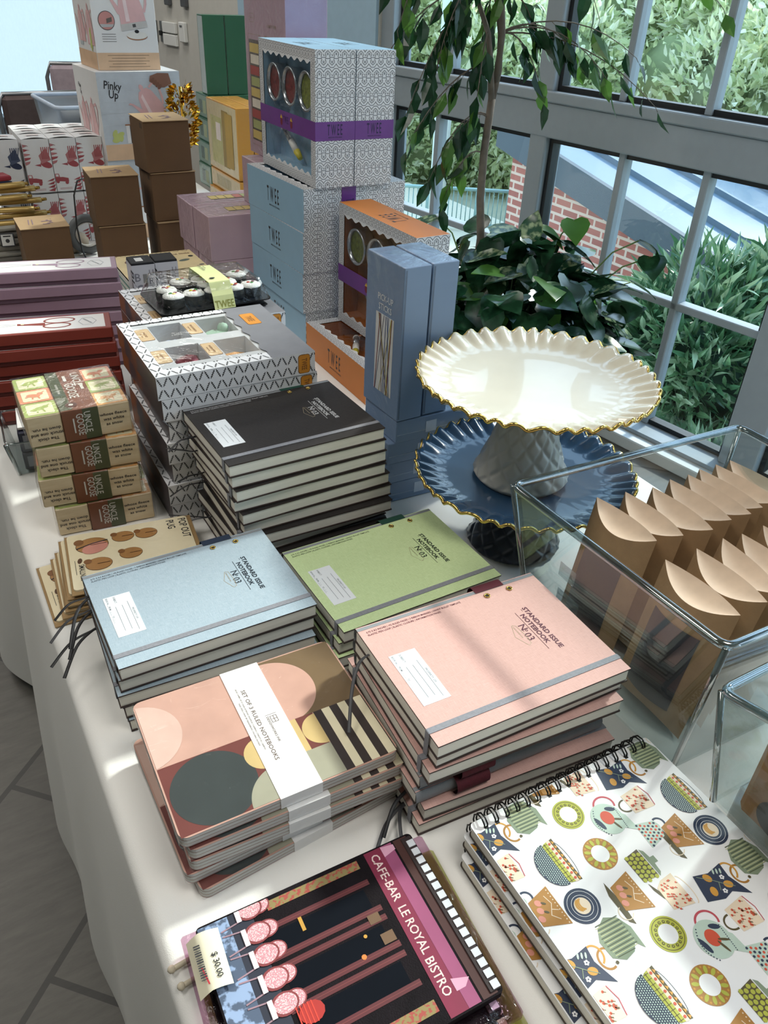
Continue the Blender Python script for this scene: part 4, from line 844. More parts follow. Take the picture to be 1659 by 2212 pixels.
# ------------------------------------------------------------------ cake stands
def cakestand(label, x, y, zb, hgt, R, col, stem, pr, nr=34, rot=0, quilt=True):
    """zb: height of the foot, hgt: height of the plate surface above it"""
    t = thing('cake_stand', label, 'cake stand', (x, y, zb), rot); M_ = mat(col, .22, var=.02, coat=.5); MS = mat(stem, .3, var=.02, coat=.3); n = nr * 8; g = G(); rows = []
    prof = [(0, -.004, 0), (.25, -.004, 0), (.5, -.0035, 0), (.70, -.002, 0), (.80, .0, .05), (.84, .0025, .35), (.90, .006, .8), (.96, .009, 1), (1.0, .0115, 1.15)]
    def ring(f, z, amp, dz):
        o = []
        for k in range(n):
            a = 2 * pi * k / n; ph = a * nr + 1.1 * sin(a * 5) + .7 * sin(a * 11); wv = (sin(ph) + .12 * sin(2 * ph + 1)) * .0029 * amp; wr = sin(ph + .9) * .0013 * amp; r = R * f + wr; o.append((r * cos(a), r * sin(a), hgt + z + wv + dz))
        return o
    vs = [];
    for f, z, am in prof: vs += ring(max(f, .001), z, am, 0)
    for f, z, am in reversed(prof): vs += ring(max(f * .998, .001), z - .0045, am, 0)
    m = len(prof) * 2; g.add(vs, [(i * n + k, i * n + (k + 1) % n, (i + 1) * n + (k + 1) % n, (i + 1) * n + k) for i in range(m - 1) for k in range(n)], M_, True); g.obj('plate', t)
    g = G(); g.tube([(a, b, c - .0022) for a, b, c in ring(1.004, .0115, 1.15, 0)], .0023, GOLD, 6, closed=True); g.obj('gold_rim', t)['label'] = 'wavy gold rim'
    def stemf(u, v):
        a = 2 * pi * u; zt = hgt - .009; z = zt * v; r = pr * (1 - .95 * v + .35 * v * v) * (1 if v < .93 else 1 + (v - .93) * 2.2); 
        if v < .06: r = pr * (.95 + .05 * sin(v / .06 * pi / 2)) * (1 - .95 * .06 + .35 * .0036)
        if quilt:
            p, q = u * 12 + v * 4.2, u * 12 - v * 4.2; d = min(abs(p - round(p)), abs(q - round(q))); r += .0028 * min(1, d * 4.5) if v > .05 else .002 * (v / .05)
        return (r * cos(a), r * sin(a), z)
    g = G(); g.grid(stemf, 192, 70, MS, True); g.obj('pedestal', t)['label'] = 'quilted flared pedestal'
    return t
BZ = .853
cakestand('blue ruffled cake stand with gold rim, under the white one', .6355, .700, ZT, BZ - ZT, .147, '2b4a68', '141d2c', .068, 38, .4)
cakestand('white ruffled cake stand with gold rim, standing on the blue one', .632, .703, BZ - .0035, .989 - BZ + .0035, .150, 'cfc8b5', 'c2c1ba', .066, 40, .9)

# ------------------------------------------------------------------ grey blue game boxes
SB = mat('7389a6', .5, var=.02); SB2 = mat('8c9099', .5)
def gamebox(label, w=.041, d=.094, h=.218, front=True):
    t = thing('game_box', label, 'box', group='grey blue stick game boxes'); g = G(); g.box(0, 0, 0, w, d, h, SB, .0006); g.box(.0015, -.0002, .003, .004, 0, h - .003, mat('5c6d84', .5)); g.obj('carton', t)
    if front:
        g = G(); g.box(-.0004, .020, .028, 0, .066, .142, mat('e6e4de', .5)); s = S(g, (-.0004, .066, .028), (0, -1, 0), (0, 0, 1), .0002, clip=(0, 0, .046, .114))
        R = random.Random(5); cols = ['3c4a7c', '8a3a3a', 'a89a34', '4c3a5c', '35548a', '9c8a2c', '5a2c34']
        for k in range(11): a, b = R.uniform(.002, .044), R.uniform(.002, .044); s.line([(a, -.002), (b, .116)], .0013, mat(cols[k % 7], .5), 1 + k % 3)
        s.clip = None; s.text('PICK-UP', .023, .1325, .0092, mat('dfe3e6', .5), 0, al='c', sx=.85); s.text('STICKS', .023, .1195, .0092, mat('dfe3e6', .5), 0, al='c', sx=.85); g.obj('printed_panel', t)
    wrap(t, 0, -.0003, 0, w, d, h, FILM2); return t
a_ = gamebox('upright grey blue stick game box showing its title, in front of its twin'); a_.location = (.521, .852, ZT + .1424); a_.rotation_euler[2] = radians(2)
b_ = dup(a_, (.5655, .855, ZT + .1424), radians(1.5), 'upright grey blue stick game box behind the titled one', drop=('printed_panel',))
fl = thing('game_box', 'x', 'box', group='flat grey blue game boxes'); g = G(); g.box(0, 0, 0, .17, .094, .0345, SB, .0008).box(.002, -.0002, .012, .168, 0, .0128, mat('a9bace', .5)).box(.05, -.0004, .008, .068, -.0002, .026, mat('b9c6d8', .5)); g.obj('carton', fl); wrap(fl, 0, 0, 0, .17, .094, .0345, FILM2)
for i, (dx, dy, da) in enumerate(((0, 0, 0), (-.006, .003, 0), (-.009, .006, -1), (-.004, .008, -1.5))):
    L = 'grey blue game box lying flat, %s of its stack' % nth(i, 4); p = (.518 + dx + (.004 if i == 0 else 0), .853 + dy, ZT + (3 - i) * .0355)
    if i == 0: fl.location = p; fl['label'] = L
    else: dup(fl, p, radians(da), L)

# ------------------------------------------------------------------ clear bins with kraft pillow boxes
def bin_(label, top, bot, r=.0045, tilt=None):
    """top / bot: four corner points each, anticlockwise"""
    t = thing('clear_bin', label, 'bin', tuple(bot[0])); o = Vector(bot[0]); T = [Vector(p) - o for p in top]; B = [Vector(p) - o for p in bot]
    c = sum(T, Vector()) / 4; cb = sum(B, Vector()) / 4; ins = lambda p, q, e=.0035: p + (q - p).normalized() * e
    for k in range(4):
        a, b, e, f = B[k], B[(k + 1) % 4], T[(k + 1) % 4], T[k]; G().add([a, b, e, f, ins(a, cb), ins(b, cb), ins(e, c), ins(f, c)], [(0, 1, 2, 3), (5, 4, 7, 6)], ACR).obj('side_panel', t)
        G().tube([B[k], T[k]], .0032, ACE, 8).obj('corner_seam', t)
    G().add(B + [p + Vector((0, 0, .004)) for p in B], [(3, 2, 1, 0), (4, 5, 6, 7)], ACR).obj('base_panel', t)
    P = []
    for k in range(4):
        p, a, b = T[k], T[k - 1], T[(k + 1) % 4]; u, v = (a - p).normalized(), (b - p).normalized()
        for q in range(5): f = q / 4; P.append(p + u * .012 * (1 - f) ** 2 + v * .012 * f ** 2)
    G().tube(P, r, ACE, 10, closed=True).obj('rolled_rim', t)
    return t
bn = bin_('large clear plastic bin holding kraft pillow boxes beside the pink notebooks', [(.497, .269, .957), (.835, .260, .957), (.835, .540, .957), (.489, .552, .957)], [(.540, .300, ZT), (.800, .292, ZT), (.800, .520, ZT), (.535, .530, ZT)])
TP = clear('tape', (.75, .8, .84), .6, .2, .3, 60, .25)
g = G(); g.box(-.0205, .165, .128, -.0200, .190, .146, TP).box(-.0165, .155, .090, -.0160, .190, .108, TP); g.obj('tape_residue', bn)['label'] = 'torn white tape remnants'
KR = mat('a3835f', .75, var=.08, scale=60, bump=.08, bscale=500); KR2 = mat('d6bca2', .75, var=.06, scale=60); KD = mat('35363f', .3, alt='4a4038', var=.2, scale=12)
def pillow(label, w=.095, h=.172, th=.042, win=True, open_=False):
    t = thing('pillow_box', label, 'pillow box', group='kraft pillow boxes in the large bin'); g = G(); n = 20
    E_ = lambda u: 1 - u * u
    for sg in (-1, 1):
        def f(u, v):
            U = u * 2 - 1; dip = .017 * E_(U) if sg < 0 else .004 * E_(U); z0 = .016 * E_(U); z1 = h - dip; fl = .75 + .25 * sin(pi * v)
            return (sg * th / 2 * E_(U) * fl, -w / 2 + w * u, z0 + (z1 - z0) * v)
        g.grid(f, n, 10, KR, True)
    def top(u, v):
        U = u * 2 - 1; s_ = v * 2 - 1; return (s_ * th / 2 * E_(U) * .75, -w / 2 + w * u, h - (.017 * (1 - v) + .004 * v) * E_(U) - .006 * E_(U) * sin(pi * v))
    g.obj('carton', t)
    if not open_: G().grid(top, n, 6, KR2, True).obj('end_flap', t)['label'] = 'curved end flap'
    else: G().grid(lambda u, v: ((-.5 * v + .02) * th * .7 * E_(u * 2 - 1), -w / 2 + w * u, h - .022 * E_(u * 2 - 1) - .012 * v * E_(u * 2 - 1)), n, 4, DARK, True).obj('end_flap', t)
    if win:
        def wf(u, v):
            U = (u * 2 - 1) * .62; return (-th / 2 * E_(U) * (.75 + .25 * sin(pi * (.16 + .58 * v))) - .0006, U * w / 2, .16 * h + .58 * h * v)
        G().grid(wf, 10, 8, KD, True).obj('film_window', t)['label'] = 'dark film window'
    return t
pl0 = pillow(''); k = 0
pb = [(.583, .465, 0, 8, 'first of the rear row, nearest the pink notebooks'), (.622, .460, -3, 7, 'second of the rear row'), (.660, .453, -2, 7, 'third of the rear row'), (.694, .457, -1, 7, 'fourth of the rear row'), (.724, .455, 0, 7, 'fifth of the rear row, half open'), (.750, .458, 0, 6, 'sixth of the rear row'), (.778, .457, 0, 6, 'seventh of the rear row'), (.805, .456, 2, 6, 'last of the rear row, gaping open'),
      (.571, .345, 0, 9, 'first of the front row, nearest the near corner'), (.607, .343, -3, 9, 'second of the front row'), (.640, .350, -14, 9, 'turned askew in the middle of the bin'), (.676, .340, -4, 8, 'fourth of the front row'), (.712, .340, -3, 8, 'fifth of the front row'), (.750, .340, 0, 8, 'last of the front row')]
for x, y, a, tl, nm in pb:
    L = 'brown kraft pillow box, ' + nm; z = ZT + .006
    if k == 0: o = pl0; o['label'] = L; o.location = (x, y + .026, z)
    else: o = dup(pl0, (x, y + .026, z), label=L, drop=('film_window',) if k != 8 else ())
    o.rotation_euler = (0, radians(tl), radians(a))
    if 'open' in nm:
        for c in kids(o):
            if c.name.startswith('end_flap'): c.active_material if False else None
    if k == 8: o.scale = (1, 1.03, .97)
    k += 1
b2 = bin_('smaller clear plastic bin at the right edge holding a printed kraft bag', [(.508, .265, .905), (.760, .268, .905), (.760, .10, .945), (.508, .10, .945)], [(.499, .230, .801), (.745, .230, .801), (.745, .06, .801), (.499, .06, .801)])
tag(G().box(-.115, -.09, 0, .115, .09, .0595, mat('e3e4e2', .6), .002).obj('shipping_carton', loc=(.650, .140, ZT), rz=0), 'flat white carton under the smaller clear bin', 'box')
t = thing('kraft_bag', 'brown kraft bag printed with a cup and flower outline in the smaller bin', 'bag', (.551, .164, .8055), 0)
g = G(); g.box(-.045, -.055, 0, .05, .05, .090, mat('9a7450', .7, var=.08, scale=30), .006); g.obj('paper_body', t)
g = G(); s = S(g, (-.0455, .045, 0), (0, -1, 0), (0, 0, 1), .0003); DK2 = mat('2a241e', .6); s.disc(.03, .024, .018, DK2, 1, 24); s.disc(.03, .068, .016, mat('c4885a', .6), 1, 20, .014); s.arc(.055, .06, .012, .002, DK2, l=2)
for q in (-.5, 0, .5): s.line([(.03, .045), (.03 + q * .03, .08)], .0008, DK2, 3); s.disc(.03 + q * .03, .082, .0035, mat('7a5a3c', .6), 3, 10)
g.obj('printed_art', t)

# ------------------------------------------------------------------ sushi kit, pencils, picture books
def sushi():
    t = thing('sushi_kit_tray', 'clear plastic sushi kit tray with white rolls and lime paper band', 'tray', (.296, 1.205, ZT + 6 * .0327 + .0006), radians(3)); g = G(); BT = mat('17181a', .25); w, d = .190, .120
    g.box(.006, .006, .0, w - .006, d - .006, .004, BT, .002); prism(g, rrect(0, 0, w, d, .012), .012, .0135, BT); g.obj('tray_base', t)
    random.seed(9); k = 0
    for j, y in enumerate((.030, .062, .092)):
        for i, x in enumerate((.030, .064, .100, .134, .164)):
            if (i + j) % 3 == 2 and j: continue
            r = G(); z = .016; r.lathe([(.001, z), (.0175, z), (.0180, z + .010), (.0175, z + .0145)], mat('1a1c1a', .7, bump=.5, bscale=300), 18, (x, y, 0))
            c_ = r.obj('nori_roll', t); q = G(); q.blob((x, y, z + .0145), 1, mat('ecebe6', .8, bump=.6, bscale=350), 16, (.0172, .0172, .0055), .06); q.obj('rice', c_)
            f = G(); 
            for (a, b), c2 in zip(((-.004, 0), (.004, .001), (0, -.004)), random.sample(['c8452c', 'e0c83a', '3f8a3c', '7a2440'], 3)): f.blob((x + a, y + b, z + .0195), 1, mat(c2, .5), 8, (.0036, .0028, .0018))
            f.obj('filling', c_)
    g = G()
    def lid(u, v):
        a = .012; U, V = u * 2 - 1, v * 2 - 1; m = max(abs(U), abs(V)); z = .0135 + .034 * min(1, (1 - m) * 6); return (w / 2 + U * (w / 2 - .002), d / 2 + V * (d / 2 - .002), z)
    g.grid(lid, 24, 24, clear('tray_lid', (.96, .97, .97), 1.2, .05, .35, 40, .06), True); g.obj('domed_lid', t)
    g = G(); LM = mat('d3d79a', .6, var=.02); x0, x1 = .086, .122; P = [(-.003, .010), (.004, .030), (.017, .0490), (d / 2, .0500), (d - .017, .0490), (d + .001, .014)]
    g.add([(x, y, z) for y, z in P for x in (x0, x1)], [(2 * k, 2 * k + 1, 2 * k + 3, 2 * k + 2) for k in range(len(P) - 1)], LM)
    s = S(g, (x0, .060, .0503), (1, 0, 0), (0, 1, 0), .0004); s.text('SUSHI DOUGH', .014, .030, .0042, INK, -90, al='c', sx=.8); s.text('craft kit', .020, .030, .003, INK, -90, al='c'); s.disc(.024, .047, .005, DARK, 1, 10, .003); s.disc(.012, -.028, .005, DARK, 1, 10, .003)
    s = S(g, (x0, -.0032, .0102), (1, 0, 0), (0, .33, .94), .0006); s.text('TWEE', .018, .002, .012, mat('8a8a3a', .6), 0, al='c', sx=.75)
    g.obj('paper_band', t)['label'] = 'lime green paper band'
    return t
sushi()
def pencilbox(label, x, y, price):
    t = thing('pencil_box', label, 'box', (x, y, ZT), radians(-2), 'black and white pencil boxes'); w, d, h = .044, .049, .190; g = G(); WB = mat('c9c9d0', .45, var=.02); IND = mat('2a2a66', .4); LNE = mat('85858f', .5)
    g.box(0, 0, 0, w, d, h - .004, WB, faces=('front', 'back', 'left', 'right')); s = S(g, (0, 0, 0), (1, 0, 0), (0, 0, 1), .00015, clip=(0, 0, w, h - .006))
    s.p([(0, 0), (w, 0), (w, .095), (.0, .055)], IND); s.text('B', .004, .155, .016, LNE, 0); s.text('S', .006, .125, .024, LNE, 0); s.text('B', .010, .105, .015, LNE, 0); s.text('R', .031, .148, .013, LNE, 0); s.text('U', .032, .166, .010, LNE, 0); s.text('L', .030, .124, .020, LNE, 0)
    for q in range(5): s.line([(.0015, .15 - q * .024), (.008 + q % 2 * .006, .142 - q * .024), (.018, .142 - q * .02)], .0007, LNE)
    s.rect(.0195, .150, .0275, .168, mat('8a8a88', .4), 2); s.p([(.020, .150), (.027, .150), (.0265, .115), (.0215, .115)], mat('4c2c24', .5), 2); s.rect(.0215, .05, .0262, .116, IND, 2)
    s = S(g, (0, d, 0), (0, -1, 0), (0, 0, 1), .00015); s.text('BLACKWING', .038, .176, .026, DARK, -90, sx=.88); s.p([(0, 0), (d, 0), (d, .055), (0, .045)], IND)
    g.obj('sleeve', t); g = G(); g.box(.0006, .0006, .0, w - .0006, d - .0006, h, DARK, .0008); 
    if price: g.box(.012, .012, h, .026, .034, h + .0003, mat('e4e4e2', .5)); S(g, (.005, .034, h), (0, -1, 0), (1, 0, 0), .0003).text('12.00', .0, .024, .004, INK, 0)
    g.obj('black_carton', t)
pencilbox('tall pencil box with brush drawing and white sticker on its black top', .332, 1.548, True); pencilbox('tall pencil box with plain black top, right of the stickered one', .378, 1.550, False)
FX = mat('e2cd9c', .6); TEAL = mat('4c7c72', .6)
def fox(label):
    t = thing('picture_book', label, 'book', group='cream picture books'); w, d, h = .185, .225, .0225; g = G(); g.box(0, 0, 0, w, d, .0022, mat('cfccc0', .6)).box(0, 0, h - .0022, w, d, h, FX, .0003); g.box(-.0006, 0, .0, 0.003, d, h, mat('c4c4bc', .6)).box(-.0009, .006, .0085, -.0006, d - .004, .013, TEAL)
    s = S(g, (0, 0, h), (1, 0, 0), (0, 1, 0), .0002); BN = mat('6b3f2a', .6)
    s.disc(.05, .165, .016, BN, 1, 14, .011, rot=30); s.disc(.033, .172, .009, BN, 1, 12); s.p([(.024, .176), (.030, .186), (.034, .176)], BN); s.arc(.064, .148, .014, .006, BN, 90, 260, l=2); s.line([(.045, .13), (.055, .128), (.06, .132)], .002, BN)
    s.disc(.150, .150, .014, mat('5f6c60', .6), 1, 12, .007, rot=20); s.text('the little', .130, .195, .010, BN, 0); s.text('fox tales', .128, .060, .010, BN, 0); s.disc(.172, .175, .006, DARK, 1, 10)
    for q in range(9): s.arc(.012 + q * .02, d - .002, .006, .0012, BN, 180, 360)
    g.obj('cover', t); G().box(.003, .003, .0022, w - .003, d - .003, h - .0022, PAGE).obj('page_block', t); return t
f0 = fox('')
for i, (dx, dy, da) in enumerate(((0, 0, 0), (.004, -.002, -1.5), (.006, .0, -2.2), (.006, -.004, -2.6), (.014, .0, -2))):
    L = 'cream picture book with fox, %s by the pencil boxes' % nth(i, 5); p = (.345 + dx, 1.608 + dy, ZT + (4 - i) * .0248)
    if i == 0: f0.location = p; f0['label'] = L
    else: dup(f0, p, radians(da), L)

# ------------------------------------------------------------------ nursery rhyme block sets
WD = mat('dcc8a4', .6, kind='wood', alt='cdb690'); GRN = mat('a9b56a', .5); SAL = mat('dc9270', .5); APR = mat('dba364', .5); RUST = mat('7c4a30', .4); OLG = mat('4a4f30', .4); CRB = mat('e4ddb8', .5)
def goose(label):
    t = thing('alphabet_block_set', label, 'block set', group='wrapped wooden block sets'); w, d, h = .1305, .1245, .0437; q = w / 3, d / 3; cc = [[GRN, None, APR], [SAL, None, GRN], [GRN, None, SAL]]
    for j in range(3):
        for i in range(3):
            x, y = i * q[0], j * q[1]; c = cc[j][i] or APR; g = G(); g.box(x + .0003, y + .0003, .0003, x + q[0] - .0003, y + q[1] - .0003, h, WD, .0014); s = S(g, (x, y, h), (1, 0, 0), (0, 1, 0), .0002)
            s.p(rrect(.001, .001, q[0] - .001, q[1] - .001, .003), c); s.p(rrect(.0055, .0055, q[0] - .0055, q[1] - .0055, .002), CRB, 2); R = random.Random(i * 7 + j); 
            cx, cy = q[0] / 2, q[1] / 2; s.disc(cx - .002, cy, .009, c, 3, 14, .005, rot=R.uniform(-30, 30)); s.disc(cx + .007, cy + .004, .004, c, 3, 10); s.line([(cx - .012, cy - .003), (cx - .004, cy)], .003, c, 3); s.line([(cx - .003, cy - .002), (cx - .004, cy - .011)], .002, c, 3); s.line([(cx + .003, cy - .002), (cx + .005, cy - .011)], .002, c, 3); s.line([(cx + .004, cy + .002), (cx + .013, cy + .010)], .0015, c, 3)
            if i == 0 and j == 0:
                s = S(g, (0, 0, 0), (1, 0, 0), (0, 0, 1), .0003)
                for k, tx in enumerate(('The clock', 'struck one and', 'down he run.')): s.text(tx, .023, .012 + k * .007, .0046, INK, 180, al='c', sx=1.05)
            if i == 2 and j == 0:
                s = S(g, (x, 0, 0), (1, 0, 0), (0, 0, 1), .0003)
                for k, tx in enumerate(('whose fleece', 'was white', 'as snow')): s.text(tx, .021, .028 - k * .007, .0044, INK, 0, al='c', sx=1.1)
            if i != 1 or True: g.obj('wooden_block', t)
    g = G(); x0, x1 = .0435, .0895; g.box(x0, -.0015, -.0001, x1, d + .0015, h + .0014, RUST, .0006); g.box(x0 + .026, -.0018, .0005, x1, -.0015, h + .001, OLG).box(x0, .0, h + .0014, x0 + .015, d, h + .0017, OLG)
    LT = mat('d8d2c6', .5); s = S(g, (x0, -.0018, 0), (1, 0, 0), (0, 0, 1), .0003); s.text('UNCLE', .0275, .040, .0085, LT, -90, sx=.82); s.text('GOOSE', .0175, .0385, .0095, LT, -90, sx=.72); s.line([(.0135, .033), (.0135, .012)], .0018, LT)
    s = S(g, (x0, 0, h + .0017), (1, 0, 0), (0, 1, 0), .0003); s.text('UNCLE', .0315, .112, .011, LT, -90, sx=.9); s.text('GOOSE', .0185, .080, .0125, LT, -90, sx=.85); s.rect(.020, .088, .024, .107, LT); s.rect(.037, .056, .041, .075, LT); s.text('nursery rhyme', .0065, .082, .0042, LT, -90, sx=.9)
    s.disc(.0155, .013, .0075, mat('5c3424', .4), 1, 16); s.disc(.0155, .013, .003, LT, 2, 10); s.disc(.012, .118, .0015, LT, 1, 8); s.disc(.007, .112, .0015, LT, 1, 8)
    g.obj('printed_sleeve', t)['label'] = 'rust and olive printed sleeve'; wrap(t, 0, 0, 0, w, d, h, FILM2, .0024); return t
g0 = goose('')
for i, (x, y, a) in enumerate(((.0544, .990, -.6), (.0575, .991, -5.5), (.0525, .990, -6.5), (.0640, .984, -4.5))):
    L = 'shrink-wrapped wooden nursery rhyme blocks with rust sleeve, %s of four' % nth(i, 4); p = (x, y, ZT + .0002 + (3 - i) * .0463)
    if i == 0: g0.location = p; g0.rotation_euler[2] = radians(a); g0['label'] = L
    else: dup(g0, p, radians(a), L)

# ------------------------------------------------------------------ boxed scissors
def scis(label, c, dark, h, grp):
    t = thing('scissors_box', label, 'box', group=grp); w, d = .262, .073; C = mat(c, .5, var=.03); g = G(); g.box(-w, 0, h * .30, 0, d, h, C, .0012); g.obj('lid', t); G().box(-w + .003, .003, 0, -.003, d - .003, h * .35, mat(dark, .6, var=.03), .001).obj('tray', t)
    g = G(); g.box(-w + .004, .006, h, -.010, d - .006, h + .0003, mat('e6e3e0', .5, var=.01)); s = S(g, (-w, 0, h + .0003), (1, 0, 0), (0, 1, 0), .0002)
    s.arc(w - .082, .050, .024, .0032, C, ry=.0115, n=28); s.arc(w - .086, .027, .021, .0032, C, ry=.0105, n=28); s.p([(w - .105, .043), (w - .135, .043), (w - .148, .047), (w - .148, .038), (w - .132, .036), (w - .104, .030)], C); s.disc(w - .140, .0425, .003, CRB, 2, 10)
    s.line([(w - .150, .044), (.06, .050)], .0006, LINEG); s.line([(w - .150, .041), (.06, .034)], .0006, LINEG)
    s.line([(w - .052, .036), (w - .045, .052), (w - .030, .052), (w - .023, .036), (w - .030, .020), (w - .045, .020)], .0007, LINEG, closed=True); s.text('DESIGNWORKS', w - .0385, .036, .0035, LINEG, -60, al='c', sx=.8)
    for k, tx in enumerate(('THE', 'GOOD', 'SCISSORS')): s.text(tx, .040 - k * .009, .060 if False else .036, .0058, INK, -90, al='c')
    g.obj('white_label', t)['label'] = 'white label with scissors drawing'; return t
for (c, dk, h, n, x, y, a, nm, grp) in (('8a3326', '5c1c16', .0262, 6, .238, 1.321, -9.5, 'red', 'red scissors boxes'), ('a48797', '6e5664', .0275, 7, .300, 1.520, -10.5, 'mauve', 'mauve scissors boxes')):
    o0 = scis('', c, dk, h, grp)
    for i in range(n):
        L = 'long %s scissors box, %s of the %s stack' % (nm, nth(i, n), nm); dx = i * (.0013 if nm == 'red' else .0012) + (0, .001, .002, 0, .001, 0, .003)[i]; p = (x + dx, y - .002 * (i % 2), ZT + (n - 1 - i) * (h + .0004))
        if i == 0: o0.location = p; o0.rotation_euler[2] = radians(a); o0['label'] = L
        else: dup(o0, p, radians(a + (.0, .6, -.5, .3)[i % 4]), L)

# ------------------------------------------------------------------ pop-out cards
def card(label):
    t = thing('pop_out_card', label, 'card', group='wooden pop-out cards'); w, d = .157, .118; g = G(); WC = mat('efe4c6', .6, kind='wood', alt='e6d8b4'); g.box(-.003, -.006, 0, w + .006, d + .003, .0012, mat('a58558', .7)); prism(g, rrect(0, 0, w, d, .005), .0012, .0040, WC)
    s = S(g, (0, 0, .0040), (1, 0, 0), (0, 1, 0), .0002); TN = mat('b0804c', .5); TD = mat('5c3c24', .5); PNK2 = mat('d89484', .5)
    s.text('POP OUT', w - .012, d - .006, .0105, INK, -90, sx=.75); s.text('PUG', w - .028, d - .006, .0105, INK, -90, sx=.75)
    def pug(x, y, r, pk=False):
        s.disc(x, y, r * 1.04, TD, 1, 24, r * .84); s.disc(x, y, r, TN, 2, 24, r * .80); s.disc(x - r * .8, y + r * .5, r * .32, mat('8a5c34', .5), 3, 12); s.line([(x - r * .1, y), (x + r * .9, y)], .001, TD, 4)
        if pk: s.disc(x + r * .15, y - r * .35, r * .85, PNK2, 3, 20, r * .6, rot=20); s.line([(x - r, y - r * .2), (x, y + r * .15), (x + r, y + r * .3)], .0018, INK, 4)
    pug(.030, .088, .020, True); pug(.070, .095, .014); pug(.100, .093, .014); pug(.034, .045, .016); pug(.075, .055, .014)
    s.disc(.012, .058, .006, TD, 1, 8, .003, rot=80); s.text('SMALLNESS', .010, .050, .007, INK, -90, sx=.7); s.line([(.006, .06), (.006, .03)], .0006, INK)
    g.obj('wooden_card', t); wrap(t, -.003, -.006, 0, w + .006, d + .003, .0042, FILM2, .0005); return t
c0 = card('')
for i, (dx, dy, da) in enumerate(((0, 0, 0), (-.006, .002, 1), (-.010, -.003, -.5), (-.012, -.006, 2), (-.017, -.010, 3), (-.028, -.014, 7))):
    L = 'wrapped wooden pug pop-out card, %s of the fan' % nth(i, 6); p = (.054 + dx, .815 + dy, ZT + .0006 + (5 - i) * .0055)
    if i == 0: c0.location = p; c0.rotation_euler[2] = radians(-6.5); c0['label'] = L
    else: dup(c0, p, radians(-6.5 + da), L)

# ------------------------------------------------------------------ small clear tray at the left edge
t = bin_('small clear tray of small tins and cards at the left table edge', [(.030, 1.168, .800), (.190, 1.150, .800), (.196, 1.268, .800), (.036, 1.286, .800)], [(.040, 1.178, ZT), (.182, 1.160, ZT), (.188, 1.258, ZT), (.046, 1.276, ZT)], .0015)
for nm, c, (x0, y0, z0, x1, y1, z1), lab in (('tin', '3c3c46', (.0, -.0, 0, .050, .075, .030), 'dark grey tin leaning in the small clear tray'), ('card_box', 'a02c2c', (.052, .0, 0, .090, .078, .014), 'red flat box at the bottom of the small clear tray'), ('card_box', '26263a', (.0, .0, .031, .078, .072, .066), 'navy box on top in the small clear tray'), ('card_box', '6e6e74', (.094, .0, 0, .128, .076, .055), 'grey box at the right side of the small clear tray')):
    o = tag(G().box(x0, y0, z0, x1, y1, z1, mat(c, .4), .002).box(x0 + .006, y0 - .0003, z0 + .006, x1 - .006, y0, z1 - .006, mat('8c8c94', .4)).obj(nm, loc=(.050, 1.178, ZT + .0045), rz=radians(-6)), lab, 'box')
tag(G().box(0, 0, 0, .10, .07, .004, mat('e0dcd8', .5), .0005).box(.05, .0, .004, .09, .03, .008, mat('a8242c', .5)).obj('flyer', loc=(.052, 1.183, ZT + .0725), rz=radians(-6)), 'small white leaflet with red box on the tray contents', 'leaflet')

# ------------------------------------------------------------------ plain kraft cartons
KC = mat('63492f', .8, var=.05, scale=20); KT = mat('b39670', .8, var=.05, scale=20)  # sides take a darker brown than the lid, shade painted into the colour
def kraft(label, w, d, h, stamp=True):
    t = thing('kraft_box', label, 'box', group='plain kraft boxes'); g = G(); g.box(0, 0, 0, w, d, h - .001, KC, .001); g.box(-.0003, d * .12, h - .018, 0, d * .28, h - .006, mat('4e3a28', .8)); g.obj('carton', t)
    g = G(); g.add([(-.001, -.003, h - .0015), (w + .001, -.003, h - .0015), (w + .001, d, h + .002), (-.001, d, h + .002), (-.001, -.003, h), (w + .001, -.003, h), (w + .001, d, h + .0035), (-.001, d, h + .0035)], [(0, 3, 2, 1), (4, 5, 6, 7), (0, 1, 5, 4), (1, 2, 6, 5), (2, 3, 7, 6), (3, 0, 4, 7)], KT)
    if stamp:
        s = S(g, (0, 0, h + .0003), (1, 0, 0), (0, 1, .035), .0003); VI = mat('8a7484', .7)
        for k in range(6): s.rect(w * .5 + (k % 3) * .012, d * .25 + k * .008, w * .5 + .018 + (k % 2) * .008, d * .25 + k * .008 + .004, VI)
        s.line([(w * .22, d * .3), (w * .26, d * .7)], .002, VI); s.line([(w * .30, d * .3), (w * .33, d * .7)], .002, VI)
    g.obj('lid_flap', t); return t
k0 = kraft('', .114, .105, .1165)
for x, y, a, L_, lab in ((.523, 2.10, 3, 2, 'topmost of the taller tower'), (.529, 2.105, 1, 1, 'middle of the taller tower'), (.533, 2.10, 1.5, 0, 'lowest of the taller tower'),
                         (.3835, 2.107, -2, 1, 'topmost of the two-box tower, with purple stamp'), (.388, 2.110, -2, 0, 'lower of the two-box tower'), (.2086, 2.150, 0, 0, 'single one standing left of the two-box tower')):
    p = (x, y, ZT + L_ * .1183 + .0002); L = 'brown kraft box, ' + lab
    if not k0['label']: o = k0; o.location = p; o['label'] = L
    else: o = dup(k0, p, label=L)
    o.rotation_euler[2] = radians(a)

